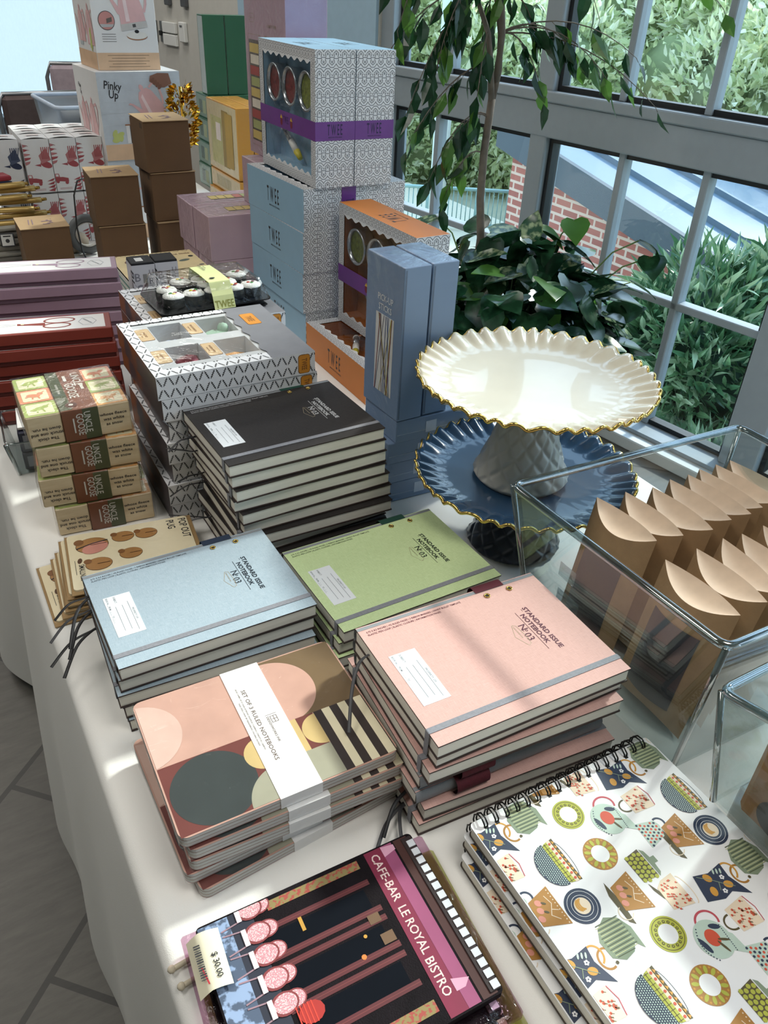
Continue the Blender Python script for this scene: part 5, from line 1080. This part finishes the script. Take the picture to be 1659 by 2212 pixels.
# ------------------------------------------------------------------ mug boxes with bird and truck print
def mugbox(label, ink, ink2):
    t = thing('mug_box', label, 'box', group='mug boxes with farm prints'); w, d, h = .0672, .0768, .1375; M1, M2 = mat(ink, .6), mat(ink2, .6); WB = mat('dcdcdc', .6, var=.02); g = G()
    g.box(0, 0, 0, w, d, h - .004, WB, .0004); s = S(g, (0, 0, 0), (1, 0, 0), (0, 0, 1), .0002, clip=(0, 0, w, h - .004))
    def truck(s, x, y, k): s.p([(x - .022*k, y), (x + .020*k, y - .004*k), (x + .020*k, y + .006*k), (x + .004*k, y + .010*k), (x - .022*k, y + .010*k)], M1, 2); s.p([(x - .018*k, y + .010*k), (x - .004*k, y + .010*k), (x - .006*k, y + .020*k), (x - .018*k, y + .020*k)], M2, 2); s.rect(x - .015*k, y + .012*k, x - .008*k, y + .018*k, WB, 3); s.disc(x - .012*k, y - .002*k, .005*k, M1, 3, 12); s.disc(x + .014*k, y - .006*k, .005*k, M1, 3, 12)
    def bird(s, x, y, k):
        s.disc(x, y, .013*k, M1, 2, 16, .007*k, rot=-20); s.p([(x - .012*k, y + .002*k), (x - .026*k, y), (x - .012*k, y - .004*k)], M1, 2); s.p([(x - .010*k, y + .002*k), (x - .014*k, y + .020*k), (x + .004*k, y + .036*k), (x + .012*k, y + .010*k)], M2, 2)
        for q in range(5): s.line([(x - .006*k + q * .003*k, y + .012*k), (x - .006*k + q * .0045*k, y + .038*k)], .0018*k, M1, 3)
    bird(s, .052, .070, 1.15); truck(s, .016, .028, .9)
    for k in range(5): s.p([(.0, .070 + k * .011), (.010 + (k % 3) * .003, .074 + k * .011), (.014 + (k % 2) * .003, .080 + k * .009), (.0, .078 + k * .011)], M1 if k % 2 else M2, 2)
    for k in range(4): s.p([(.046, .004 + k * .008), (.062, .002 + k * .009), (.067, .012 + k * .008), (.058, .009 + k * .008)], M1, 2)
    for q in (0, .003): s.line([(.008, .006 + q), (.040, .006 + q)], .0009, M2)
    s = S(g, (0, d, 0), (0, -1, 0), (0, 0, 1), .0002, clip=(0, 0, d, h - .004)); truck(s, .04, .06, .8); bird(s, .05, .100, .6); truck(s, .05, .02, .6)
    g.obj('carton', t)
    def lf(u, v): return (u * w, v * d, h - .004 + .004 * sin(pi * u) * (1 - .6 * v))
    g = G(); g.grid(lf, 8, 3, WB, True); s = S(g, (0, 0, h + .0005), (1, 0, 0), (0, 1, 0), .0002); s.rect(.018, .030, .050, .044, mat('d8c8c6', .6)); g.obj('lid_flap', t); return t
m0 = mugbox('', 'a04a50', 'b8787a'); 
RW, CN = ['front', 'middle', 'back'], ['left', 'middle', 'right']
for lv in (1, 0):
    for r in range(3):
        if lv == 0 and r: continue
        for c in range(3):
            L = 'white mug box with red farm print, %s, %s row, %s column' % ('upper layer' if lv else 'lower layer', RW[r], CN[c]); p = (.2815 + c * .0686, 2.422 + r * .078, ZT + lv * .1385)
            if not m0['label']: m0.location = p; m0['label'] = L
            else: dup(m0, p, label=L)
m1 = mugbox('white mug box with navy bird and rabbit print, upper one at the left photo edge', '26304c', '4c566e'); m1.location = (.2055, 2.425, ZT + .1385)
dup(m1, (.2055, 2.425, ZT), label='white mug box with navy print, lower one at the left photo edge')
for r in (1, 2):
    for c in range(3): dup(m0, (.2815 + c * .0686, 2.422 + r * .078, ZT), label='white mug box hidden low in the pile, %s row, %s column' % (RW[r], CN[c]))

# ------------------------------------------------------------------ kettle cartons
def kettle(label, w, d, h, kind):
    t = thing('kettle_carton', label, 'box', group='pink kettle cartons'); WB = mat('e2e1e0', .5, var=.01); BG = mat('c2c9d0', .5); PCH = mat('dcb896', .6); KP = mat('e2b6b6', .4); KP2 = mat('f0d8d8', .4); SK = mat('8a5f4c', .6); GD2 = mat('a06a44', .5); TX = mat('4c4a4a', .6); LF = mat('c0c878', .6)
    g = G(); g.box(0, 0, 0, w, d, h, WB, .0006)
    s = S(g, (0, 0, 0), (1, 0, 0), (0, 0, 1), .0003, clip=(0, 0, w, h)); W_, H_ = w, h
    s.rect(.001, 0, w, .040, PCH)
    def body(s, x, y, k, rot=0, base=True):
        q = s.sub(x, y, rot, k)
        q.p([(-.032, -.040), (.032, -.040), (.030, -.010), (.022, .025), (.012, .038), (-.012, .038), (-.022, .025), (-.030, -.010)], KP, 3); q.p([(-.018, -.036), (-.008, -.036), (-.006, .030), (-.014, .024)], KP2, 4); q.disc(0, .044, .006, KP, 3, 12, .009); 
        q.p([(-.028, -.020), (-.034, -.018), (-.048, .020), (-.056, .026), (-.050, .028), (-.042, .020), (-.028, -.004)], KP, 3); q.line([(.020, .034), (.036, .040), (.046, .026), (.040, -.006), (.032, -.022)], .006, KP, 3)
        if base: q.rect(-.033, -.054, .033, -.040, mat('c8c4c0', .4), 4); q.rect(-.004, -.050, .004, -.043, TX, 5)
        return q
    def hand(q): q.p([(.030, .046), (.040, .056), (.062, .052), (.090, .036), (.084, .010), (.060, .012), (.046, .020)], SK, 5); [q.disc(.040 + k * .003, .044 - k * .008, .0075, mat('7c5240', .6), 6, 10, .0045, rot=20) for k in range(4)]
    if kind == 'low':
        s.rect(.0, .040, w, h, BG)
        for k in range(6): s.line([(0, .06 + k * .028), (w, .06 + k * .028)], .0006, mat('ced4d8', .5), 2)
        q = body(s, .135, h - .075, .95, 28, False); hand(q); s.line([(.075, h - .105), (.074, .09)], .001, KP2, 3)
        for k in range(5): s.rect(.062 + k * .010, .042, .066 + k * .010, .088, TX if k % 2 else mat('e8e8e8', .4), 3); s.rect(.066 + k * .010, .042, .072 + k * .010, .088, mat('e8e8e8', .4), 3)
        s.rect(.060, .086, .112, .089, GD2, 4)
        for k in range(7): s.disc(.030 + (k % 3) * .008, .050 + k * .003, .010, LF, 3, 8, .006, rot=k * 40)
        s.text('Pinky', .016, h - .038, .020, INK, -8, sx=.8, l=3); s.text('Up', .026, h - .060, .020, INK, -8, sx=.8, l=3)
    else:
        q = body(s, .100, .150, 1.05, 8); hand(q); s.disc(.036, .112, .0215, TX, 2, 28); s.disc(.036, .112, .0200, mat('c98c86', .5), 3, 28); s.p([(.018, .104), (.054, .104), (.050, .098), (.022, .097)], mat('b9b9b9', .4), 4); s.p([(.036, .106), (.050, .110), (.050, .120), (.036, .116)], mat('6a625c', .4), 4)
        s.disc(.112, .078, .0275, GD2, 3, 28, .0095); s.disc(.112, .080, .0275, mat('e8e6e0', .4), 4, 28, .0090); s.disc(.112, .0885, .006, DARK, 5, 10, .004)
        for k in range(4): s.line([(.020, .082 - k * .0055), (.056, .082 - k * .0055)], .0013, mat('8a8684', .5), 2)
        for k in range(5): s.line([(.028 + (k % 2) * .010, .034 - k * .0065), (w - .028 - (k % 2) * .010, .034 - k * .0065)], .0014, mat('9a8068', .5), 2)
    s = S(g, (0, d, 0), (0, -1, 0), (0, 0, 1), .0003, clip=(0, 0, d, h)); s.rect(0, 0, d, .040 if kind != 'low' else .0, PCH)
    for x, k in ((.06, .9), (.14, 1.0)):
        q = body(s, x, .095, k, 0, False)
    s.text('Pinky', .035, h - .05, .012, INK, -8, sx=.7); s.text('Up', .045, h - .066, .012, INK, -8, sx=.7)
    if kind != 'low':
        for k in range(7): s.disc(d - .03 - (k % 2) * .008, .05 + k * .006, .010, LF, 4, 8, .005, rot=60)
        s.rect(.03, .05, .06, .10, mat('bcc4c8', .4), 3)
    g.obj('carton', t); return t
kb = kettle('large pink kettle carton with pouring kettle picture, between mug boxes and kraft tower', .2255, .2165, .2140, 'low'); kb.location = (.489, 2.392, ZT + .2146); kb.rotation_euler[2] = radians(4)
dup(kb, (.489, 2.396, ZT), radians(4), 'lowest kettle carton, under the one with pouring kettle picture')
ku = kettle('upper kettle carton with upright pink kettle and peach bottom stripe', .166, .172, .245, 'up'); ku.location = (.507, 2.428, ZT + .4292); ku.rotation_euler[2] = radians(3)

# ------------------------------------------------------------------ pink tower game boxes
def pinkbox(label, w, d, h):
    t = thing('tower_game_box', label, 'box', group='dusty pink tower game boxes'); C = mat('c0a5b0', .5, var=.02); C2 = mat('ac94a2', .5, var=.02); g = G(); g.box(0, 0, 0, w, d, h, C, .0008)
    s = S(g, (0, 0, h), (1, 0, 0), (0, 1, 0), .0002); PL = mat('9a7f88', .5); s.line([(.020, d * .3), (.014, d * .5), (.020, d * .72), (.034, d * .72), (.040, d * .5), (.034, d * .3)], .0008, PL, closed=True); s.text('DW', .027, d * .45, .006, PL, 0, al='c')
    s.line([(.055, d * .24), (w - .03, d * .24), (w - .03, d * .76), (.055, d * .76)], .0007, PL, closed=True); g.obj('carton', t)
    g = G(); s = S(g, (0, 0, h), (1, 0, 0), (0, 1, 0), .0003); s.rect(.062, d * .32, w - .036, d * .68, mat('5c5248', .4)); R = random.Random(2)
    for k in range(9):
        a = .062 + k * (w - .098) / 9; s.rect(a + .001, d * .36, a + (w - .098) / 9 - .001, d * .64, mat(R.choice(['c8b06a', 'a4a870', 'b86e64', 'd8d0c0', '9c8c3c']), .5), 2)
    g.obj('blocks_window', t)['label'] = 'window showing coloured wooden blocks'; wrap(t, 0, 0, 0, w, d, h, FILM, .0004, 'clear_wrap'); return t
pk0 = pinkbox('', .285, .1135, .1000); k = 0
for lv in (1, 0):
    for r in (0, 1):
        L = 'dusty pink game box lying flat, %s layer, %s' % (('upper', 'lower')[1 - lv], ('nearer one', 'farther one')[r]); p = (.567 + (.0 if r == 0 else -.002) + (.006 if lv == 0 else 0), 1.788 + r * .117, ZT + lv * .1008)
        if k == 0: pk0.location = p; pk0['label'] = L
        else: dup(pk0, p, label=L)
        k += 1
dup(pk0, (.700, 1.800, ZT + .2016), label='dusty pink game box on the third layer, under the standing one')
tt_ = thing('tower_game_box', 'tall dusty pink game box standing upright behind the white patterned boxes', 'box', (.742, 1.735, ZT + .3024), 0); w, d, h = .095, .228, .32
g = G(); g.box(0, 0, 0, w, d, h, mat('b79aa6', .5, var=.02), .0008).box(.001, -.0003, .001, w - .001, 0, h - .001, mat('a99ab8', .5, var=.02)); s = S(g, (0, d, 0), (0, -1, 0), (0, 0, 1), .0003); GT = mat('a8917c', .45)
s.text('A GAME OF TOWER', .155, .262, .0060, GT, 0, al='c', sx=.7); s.text('TUMBLING', .158, .232, .0150, GT, 0, al='c', sx=.85); s.text('TOWER', .158, .206, .0150, GT, 0, al='c', sx=.85); s.line([(.032, .268), (.026, .276), (.032, .284), (.056, .284), (.062, .276), (.056, .268)], .001, GT, closed=True); s.text('DESIGNWORKS', .044, .2745, .0034, GT, 0, al='c', sx=.8)
s.line([(.016, .02), (.090, .02), (.090, .245), (.016, .245)], .001, GT, closed=True); g.obj('carton', tt_)
g = G(); s = S(g, (0, d, 0), (0, -1, 0), (0, 0, 1), .0006); s.rect(.022, .03, .084, .235, mat('5c5248', .4))
for k in range(9): s.rect(.026 + (k % 2) * .004, .034 + k * .022, .080, .052 + k * .022, mat(['c8b06a', 'a4a870', 'a04c48', 'd8d0c0'][k % 4], .5), 2)
g.obj('blocks_window', tt_); wrap(tt_, 0, 0, 0, w, d, h, FILM, .0008)

# ------------------------------------------------------------------ green and yellow game boxes
def gb(name, label, w, d, h, c, side, grp, pic=None):
    t = thing(name, label, 'box', group=grp); g = G(); g.box(0, 0, 0, w, d, h, mat(c, .4, var=.02), .0008); g.box(-.0004, .004, .004, 0, d - .004, h - .004, mat(side, .4, var=.03)); s = S(g, (-.0004, d, 0), (0, -1, 0), (0, 0, 1), .0003)
    if pic:
        for k, (a, b, c_, e, m_) in enumerate(pic): s.rect(a * d, b * h, c_ * d, e * h, mat(m_, .5), 1 + k)
    g.obj('carton', t); wrap(t, 0, 0, 0, w, d, h, FILM2); return t
gy = gb('game_box', 'upright mustard yellow game box, left of the pair', .052, .275, .206, 'c98f35', 'c4b088', 'mustard yellow game boxes', ((.12, .1, .5, .78, 'b8ae70'), (.3, .45, .46, .7, 'cfc0b8'), (.52, .1, .72, .9, '8c7440'), (.62, .12, .86, .88, 'a0803c')))
gy.location = (.909, 2.515, ZT + .112); dup(gy, (.964, 2.515, ZT + .112), label='upright mustard yellow game box, right of the pair')
yf = gb('game_box', 'x', .24, .275, .0545, 'c98f35', 'b8a070', 'mustard yellow game boxes', ((.2, .2, .7, .8, '9c8a58'),))
yf.location = (.905, 2.500, ZT + .0556); yf['label'] = 'mustard yellow game box lying flat, upper of two'; dup(yf, (.895, 2.497, ZT), label='mustard yellow game box lying flat, lower of two')
gg = gb('game_box', 'upright dark green game box, left of the pair', .0735, .056, .235, '2c6143', 'b9c2c2', 'dark green game boxes'); gg.location = (.972, 2.96, ZT + .3012); dup(gg, (1.049, 2.96, ZT + .3012), label='upright dark green game box, right of the pair')
gf = gb('game_box', 'x', .20, .13, .0745, '2c6143', '7f9484', 'dark green game boxes', ((.25, .2, .5, .75, '5c6a5c'), (.55, .2, .8, .75, '98a080')))
for i in range(4):
    p = (.966 - i * .004, 2.945 - .004 * i, ZT + (3 - i) * .0752); L = 'dark green game box lying flat, %s of its stack' % nth(i, 4)
    if i == 0: gf.location = p; gf['label'] = L
    else: dup(gf, p, label=L)
tb['label'] = 'long display table hidden under the white cloth'

# ------------------------------------------------------------------ odds and ends at the far left
random.seed(21); gs = thing('gold_foil_spray', 'shiny gold foil leaf spray standing behind the kraft tower', 'decoration', (.700, 2.345, ZT)); GF = mat('c79a34', .22, metal=1.)
g = G(); g.tube([(0, 0, 0), (0, 0, .40)], .004, GF, 8); g.lathe([(.03, 0), (.03, .006), (.004, .008)], GF, 16); g.obj('stem', gs)
g = G()
for k in range(260):
    z = random.uniform(.25, .40); r = .046 * (1 - abs(z - .32) / .12) + .006; a = random.uniform(0, 6.28); leafmesh(g, (r * cos(a) * .6, r * sin(a) * .6, z), (cos(a), sin(a), random.uniform(-.4, .9)), rv(), .024, .012, GF)
g.obj('foil_leaves', gs)
gs.location = (.690, 2.33, ZT)
GS = mat('c9a864', .35, metal=.4); 
for k, (x, y, z, a, L_) in enumerate(((.10, 2.24, .132, 12, .10), (.115, 2.255, .118, 4, .12), (.085, 2.23, .104, 8, .13), (.12, 2.25, .090, 2, .13), (.095, 2.225, .076, -4, .13), (.13, 2.235, .060, 6, .12), (.08, 2.215, .046, 0, .14))):
    t = thing('gold_cracker', 'gold wrapped party stick, %s of the pile' % nth(k, 7), 'party stick', (x + .115, y + .09, ZT + z + .042), radians(a), 'gold wrapped party sticks'); g = G(); g.tube([(-L_ * .9, 0, .007), (L_ * .3, 0, .007), (L_ * .45, 0, .007)], .0072, GS, 10); g.obj('wrapped_stick', t); G().tube([(L_ * .45, 0, .007), (L_ * .55, .004, .007)], .004, mat('a8843c', .3, metal=.7), 8).obj('twisted_end', t)
tag(G().box(0, 0, 0, .10, .05, .012, mat('8f2430', .5), .003).obj('red_card_box', loc=(.135, 2.31, ZT + .192), rz=radians(14)), 'small red box on top of the gold stick pile', 'box')
for k, (z, c) in enumerate(((.0, '6a665e'), (.0155, '98948a'), (.031, '7c776c'), (.0465, '8f8a80'), (.062, '6a665e'), (.0775, '9c968a'))):
    tag(G().box(-.10, 0, 0, .13, .08, .0145, mat(c, .7, var=.2, scale=12), .005).obj('fabric_pouch', loc=(.165 + .003 * (k % 3), 2.285, ZT + z), rz=radians(k % 3)), 'grey folded fabric pouch, %s of the pile under the gold sticks' % nth(5 - k, 6), 'pouch', 'grey fabric pouches')
t = thing('hang_tag', 'black edged white hexagonal tag leaning on the grey pouches', 'tag', (.168, 2.275, ZT + .045), radians(-4)); g = G(); g.box(0, 0, 0, .034, .003, .034, INK, .004); g.obj('tag_card', t); g = G(); g.box(.003, -.0004, .003, .031, 0, .031, mat('d4d4d0', .6)); s = S(g, (0, -.0004, 0), (1, 0, 0), (0, 0, 1), .0003); s.disc(.017, .015, .005, INK); s.rect(.008, .025, .026, .028, INK); g.obj('printed_face', t)
tp = thing('tape_roll', 'grey tape roll standing between the mug boxes and kraft boxes', 'tape roll', (.388, 2.295, ZT + .078)); g = G(); R_ = .042
vs = [(R_ * cos(a), 0, R_ * sin(a)) for a in [k * pi / 16 for k in range(32)]]; g.tube(vs, .011, mat('6d7274', .5), 10, closed=True); g.obj('tape', tp); tp.location[2] = ZT + .0535
G().lathe([(.030, -.009), (.032, -.009), (.032, .009), (.030, .009), (.030, -.009)], mat('dcdcd8', .6), 24, axis='y').obj('core', tp)
g = G(); g.tube([(.365, 2.235, ZT + .004), (.362, 2.26, ZT + .02), (.360, 2.27, ZT + .08), (.366, 2.27, ZT + .16), (.380, 2.27, ZT + .195), (.397, 2.27, ZT + .20)], .0022, mat('4c4e50', .4, metal=.6), 8); tag(g.obj('wire_loop'), 'thin bent dark wire rising beside the kraft boxes', 'wire')
tag(G().blob((0, 0, .028), 1, mat('b9ac9c', .8, var=.2, scale=30), 14, (.045, .035, .028), .12).obj('paper_wad', loc=(.350, 2.33, ZT)), 'crumpled beige wrapping paper between the kraft boxes', 'paper')

# ------------------------------------------------------------------ back table, bin and chairs
bt = thing('back_table', 'grey topped table further back carrying the clear storage tub', 'table', (.55, 3.98, 0)); G().box(-.45, -.35, .70, .40, .35, .73, mat('aab4bc', .5), .004).obj('tabletop', bt)
for x in (-.40, .35):
    for y in (-.3, .3): G().tube([(x, y, 0), (x, y, .70)], .015, GR, 8).obj('leg', bt)
CP = clear('tub_plastic', (.86, .91, .98), .8, .35, 0, 25, .42); tu = thing('storage_tub', 'translucent blue-white storage tub on the back table, left of the kettle cartons', 'tub', (.73, 3.78, .7306), radians(4))
g = G(); w, d, h = .16, .22, .19; P = rrect(-w, -.12, w, .30, .03); Q = rrect(-w + .02, -.10, w - .02, .28, .025); n = len(P); g.add([(x, y, h) for x, y in P] + [(x, y, 0) for x, y in Q], [(k, (k + 1) % n, n + (k + 1) % n, n + k) for k in range(n)] + [tuple(range(n, 2 * n))], CP, True); g.obj('tub_body', tu)
G().tube([(x, y, h) for x, y in P], .008, mat('ccd8e8', .4), 8, closed=True).obj('tub_rim', tu)
tag(G().blob((0, 0, .055), 1, mat('181418', .9, alt='8a3040', kind='patch', scale=30), 16, (.10, .09, .055), .04).obj('knitted_hat', loc=(.790, 3.83, .80)), 'dark knitted hat with red and yellow edging in the storage tub', 'hat')
def chair(label, x, y, c, a, sz):
    t = thing('banquet_chair', label, 'chair', (x, y, 0), radians(a), 'chairs by the frosted glass'); t.scale[2] = sz; C = mat(c, .8, var=.08); 
    G().box(-.22, -.22, .42, .22, .22, .48, C, .02).obj('seat', t); G().box(-.21, .19, .58, .21, .25, .92, C, .02).obj('backrest', t); 
    g = G(); g.tube([(-.23, .22, 0), (-.23, .22, .85), (-.20, .22, .93), (.20, .22, .93), (.23, .22, .85), (.23, .22, 0)], .012, mat('a8aaac', .3, metal=.8), 8); g.obj('back_frame', t)
    for q in (-.2, .2): G().tube([(q, -.2, 0), (q, -.2, .43)], .012, mat('a8aaac', .3, metal=.8), 8).obj('leg', t)
chair('brown upholstered chair with silver frame at the left, before the frosted glass', .76, 4.85, '5f4f4c', 6, .87); chair('pale pink-grey upholstered chair behind the storage tub', 1.10, 5.6, 'b8a8b0', -8, .945)

# ------------------------------------------------------------------ indoor plants
PL_ = mat('5c564e', .6, var=.1); pt = thing('planter', 'round grey floor planter under the ficus and trailing leaves by the window', 'planter', (1.60, 2.03, 0))
g = G(); g.lathe([(.0, 0), (.20, 0), (.26, .36), (.26, .38), (.235, .38), (.23, .34), (0, .34)], PL_, 40); g.obj('pot', pt); g = G(); g.lathe([(0, .345), (.228, .345)], mat('3a2c22', .95, bump=.8, bscale=90), 30); g.obj('soil', pt)
random.seed(31); FL_ = [mat('24482a', .25, trans=.25, var=.2), mat('1b3a22', .25, trans=.2), mat('4c742e', .3, trans=.4)]
fc = thing('ficus_tree', 'slim indoor ficus tree with drooping leaves beside the window', 'plant', (1.52, 2.05, .36)); TK = mat('6f6458', .85, bump=.5, bscale=60, var=.15, scale=40)
g = G(); g.tube([(0, 0, 0), (-.004, 0, .2), (.004, 0, .38), (-.014, 0, .50), (-.018, 0, .63), (-.010, 0, .77)], .0135, TK, 10, taper=.8)
B1 = [(-.010, 0, .76), (-.035, -.01, .86), (-.052, -.01, .93), (-.10, .0, 1.02), (-.14, .02, 1.25)]; B2 = [(-.010, 0, .76), (.012, .01, .84), (.010, .02, .93), (-.012, .03, 1.02), (.03, .05, 1.3)]; B3 = [(.004, .01, .80), (-.012, -.02, .93), (-.06, -.05, 1.08), (-.05, -.09, 1.3)]
for b in (B1, B2, B3): g.tube(b, .0095, TK, 8, taper=.55)
g.obj('trunk', fc)
tw, lf = G(), G(); anchors = [Vector(p) for b in (B1, B2, B3) for p in b[1:]] + [Vector((-.012, 0, .72)), Vector((-.012, 0, .62))]
# twigs (start, end direction) chosen to hang to the left, to the right and above
TW = [(-.30, -.02, .80, 12), (-.26, .04, .70, 12), (-.20, .0, .62, 12), (-.14, .02, .54, 11), (-.24, -.06, .92, 12), (-.32, .02, .98, 12), (-.18, .05, .86, 10), (-.10, .06, .66, 9), (.16, -.02, .82, 9), (.24, -.06, .92, 9), (.34, -.10, .86, 9), (.42, -.10, .93, 9), (.52, -.12, .80, 9), (.30, -.05, 1.02, 8), (.14, .0, .94, 8), (-.14, .0, 1.02, 12), (-.24, .05, 1.08, 12), (-.06, -.06, 1.06, 10), (-.34, .0, 1.10, 12), (-.10, -.05, .78, 10), (.62, -.2, 1.06, 8), (.48, -.15, 1.12, 7), (.2, -.1, 1.1, 8), (-.2, -.08, 1.16, 12), (-.36, .06, .88, 9), (-.05, .03, .9, 8)]
for x, y, z, n in TW:
    e = Vector((x, y, z)); a = min(anchors, key=lambda q: (q - e - Vector((0, 0, .12))).length); m = a.lerp(e, .5) + Vector((0, 0, .07 + .04 * random.random())); P = []
    for k in range(9): f = k / 8; P.append(a * (1 - f) ** 2 + m * 2 * f * (1 - f) + e * f * f + Vector((0, 0, -.05 * f * f)))
    tw.tube(P, .0026, TK, 5, taper=.35)
    for k in range(n):
        f = .25 + .75 * k / (n - 1); i = min(int(f * 8), 7); p = P[i].lerp(P[i + 1], f * 8 - i); d = (rv() * .5 + Vector((0, 0, -.95)) + (P[i + 1] - P[i]).normalized() * .5); st = d.normalized() * .014
        tw.tube([p, p + st], .0009, TK, 4); leafmesh(lf, p + st, d, rv(), random.uniform(.055, .088), random.uniform(.036, .050), random.choice(FL_), .2, .12)
tw.obj('twigs', fc); lf.obj('foliage', fc)
random.seed(41); PM = [mat('1e3c26', .2, alt='2c5236', trans=.12, scale=25, kind='leaf'), mat('16301f', .18, alt='20442c', trans=.1, scale=30, kind='leaf'), mat('24482e', .22, alt='93a27a', trans=.2, scale=45, kind='leaf'), mat('5c8c3c', .3, trans=.5, scale=30)]
po = thing('pothos_plant', 'lush trailing pothos with large glossy variegated leaves around the ficus base', 'plant', (1.60, 1.96, .375)); g = G(); vg = G()
def heart(g, p, d, up, L, m):
    d = Vector(d).normalized(); r = d.cross(Vector(up)).normalized(); n = r.cross(d).normalized(); p = Vector(p); O = [(0, 0, 0), (-.08, .22, .03), (.05, .40, .05), (.28, .46, .05), (.55, .36, .02), (.80, .17, -.06), (1.0, 0, -.16)]
    L_ = [p + d * a * L + r * b * L + n * c * L for a, b, c in O]; R__ = [p + d * a * L - r * b * L + n * c * L for a, b, c in O]; C_ = [p + d * a * L - n * (.02 + .10 * max(0, a) ** 2) * L for a in (0, .02, .1, .3, .55, .8, 1.0)]
    vs = L_ + R__ + C_; fs = []
    for k in range(6): fs += [(k, k + 1, 14 + k + 1, 14 + k), (7 + k + 1, 7 + k, 14 + k, 14 + k + 1)]
    g.add(vs, fs, m, True)
for k in range(640):
    v = rv(); v.z = abs(v.z) * 1.0 - .25; v.normalize(); q = random.uniform(.6, 1.0); p = Vector((v.x * .42 * q, v.y * .34 * q, .02 + max(v.z, -.35) * .37 * q + .02)); d = Vector((v.x, v.y, -.35)) + rv() * .7; up = v * .8 + Vector((0, 0, .8)) + rv() * .4
    if up.cross(d).length < .05: continue
    heart(g, p, d, up, random.uniform(.075, .125), random.choices(PM, (6, 7, 2, 1))[0])
for k in range(60):
    v = rv(); v.z = abs(v.z); p = Vector((v.x * .30, v.y * .23, .04 + v.z * .24)); vg.tube([(v.x * .05, v.y * .05, -.01), (v.x * .2, v.y * .16, p.z * .9), p], .0022, mat('4c6a3a', .5), 5)
for x, y, z, dx, dy, c, L_ in ((-.20, .16, .42, -1, .1, 2, .15), (.10, .02, .40, .3, -.6, 3, .10), (.18, -.04, .43, -.3, -.5, 3, .10), (.38, -.14, .24, .6, -.5, 0, .10), (.40, -.18, .33, -.4, -.6, 0, .10), (.35, -.16, .38, .5, -.3, 0, .10)):
    heart(g, (x, y, z), (dx, dy, -.3), (0, .2, 1), L_, PM[c]); vg.tube([(x * .3, y * .3, .1), (x * .8, y * .8, z * .9), (x, y, z)], .0025, mat('5c7a3a', .5), 5)
g.obj('foliage', po); vg.obj('stems', po)
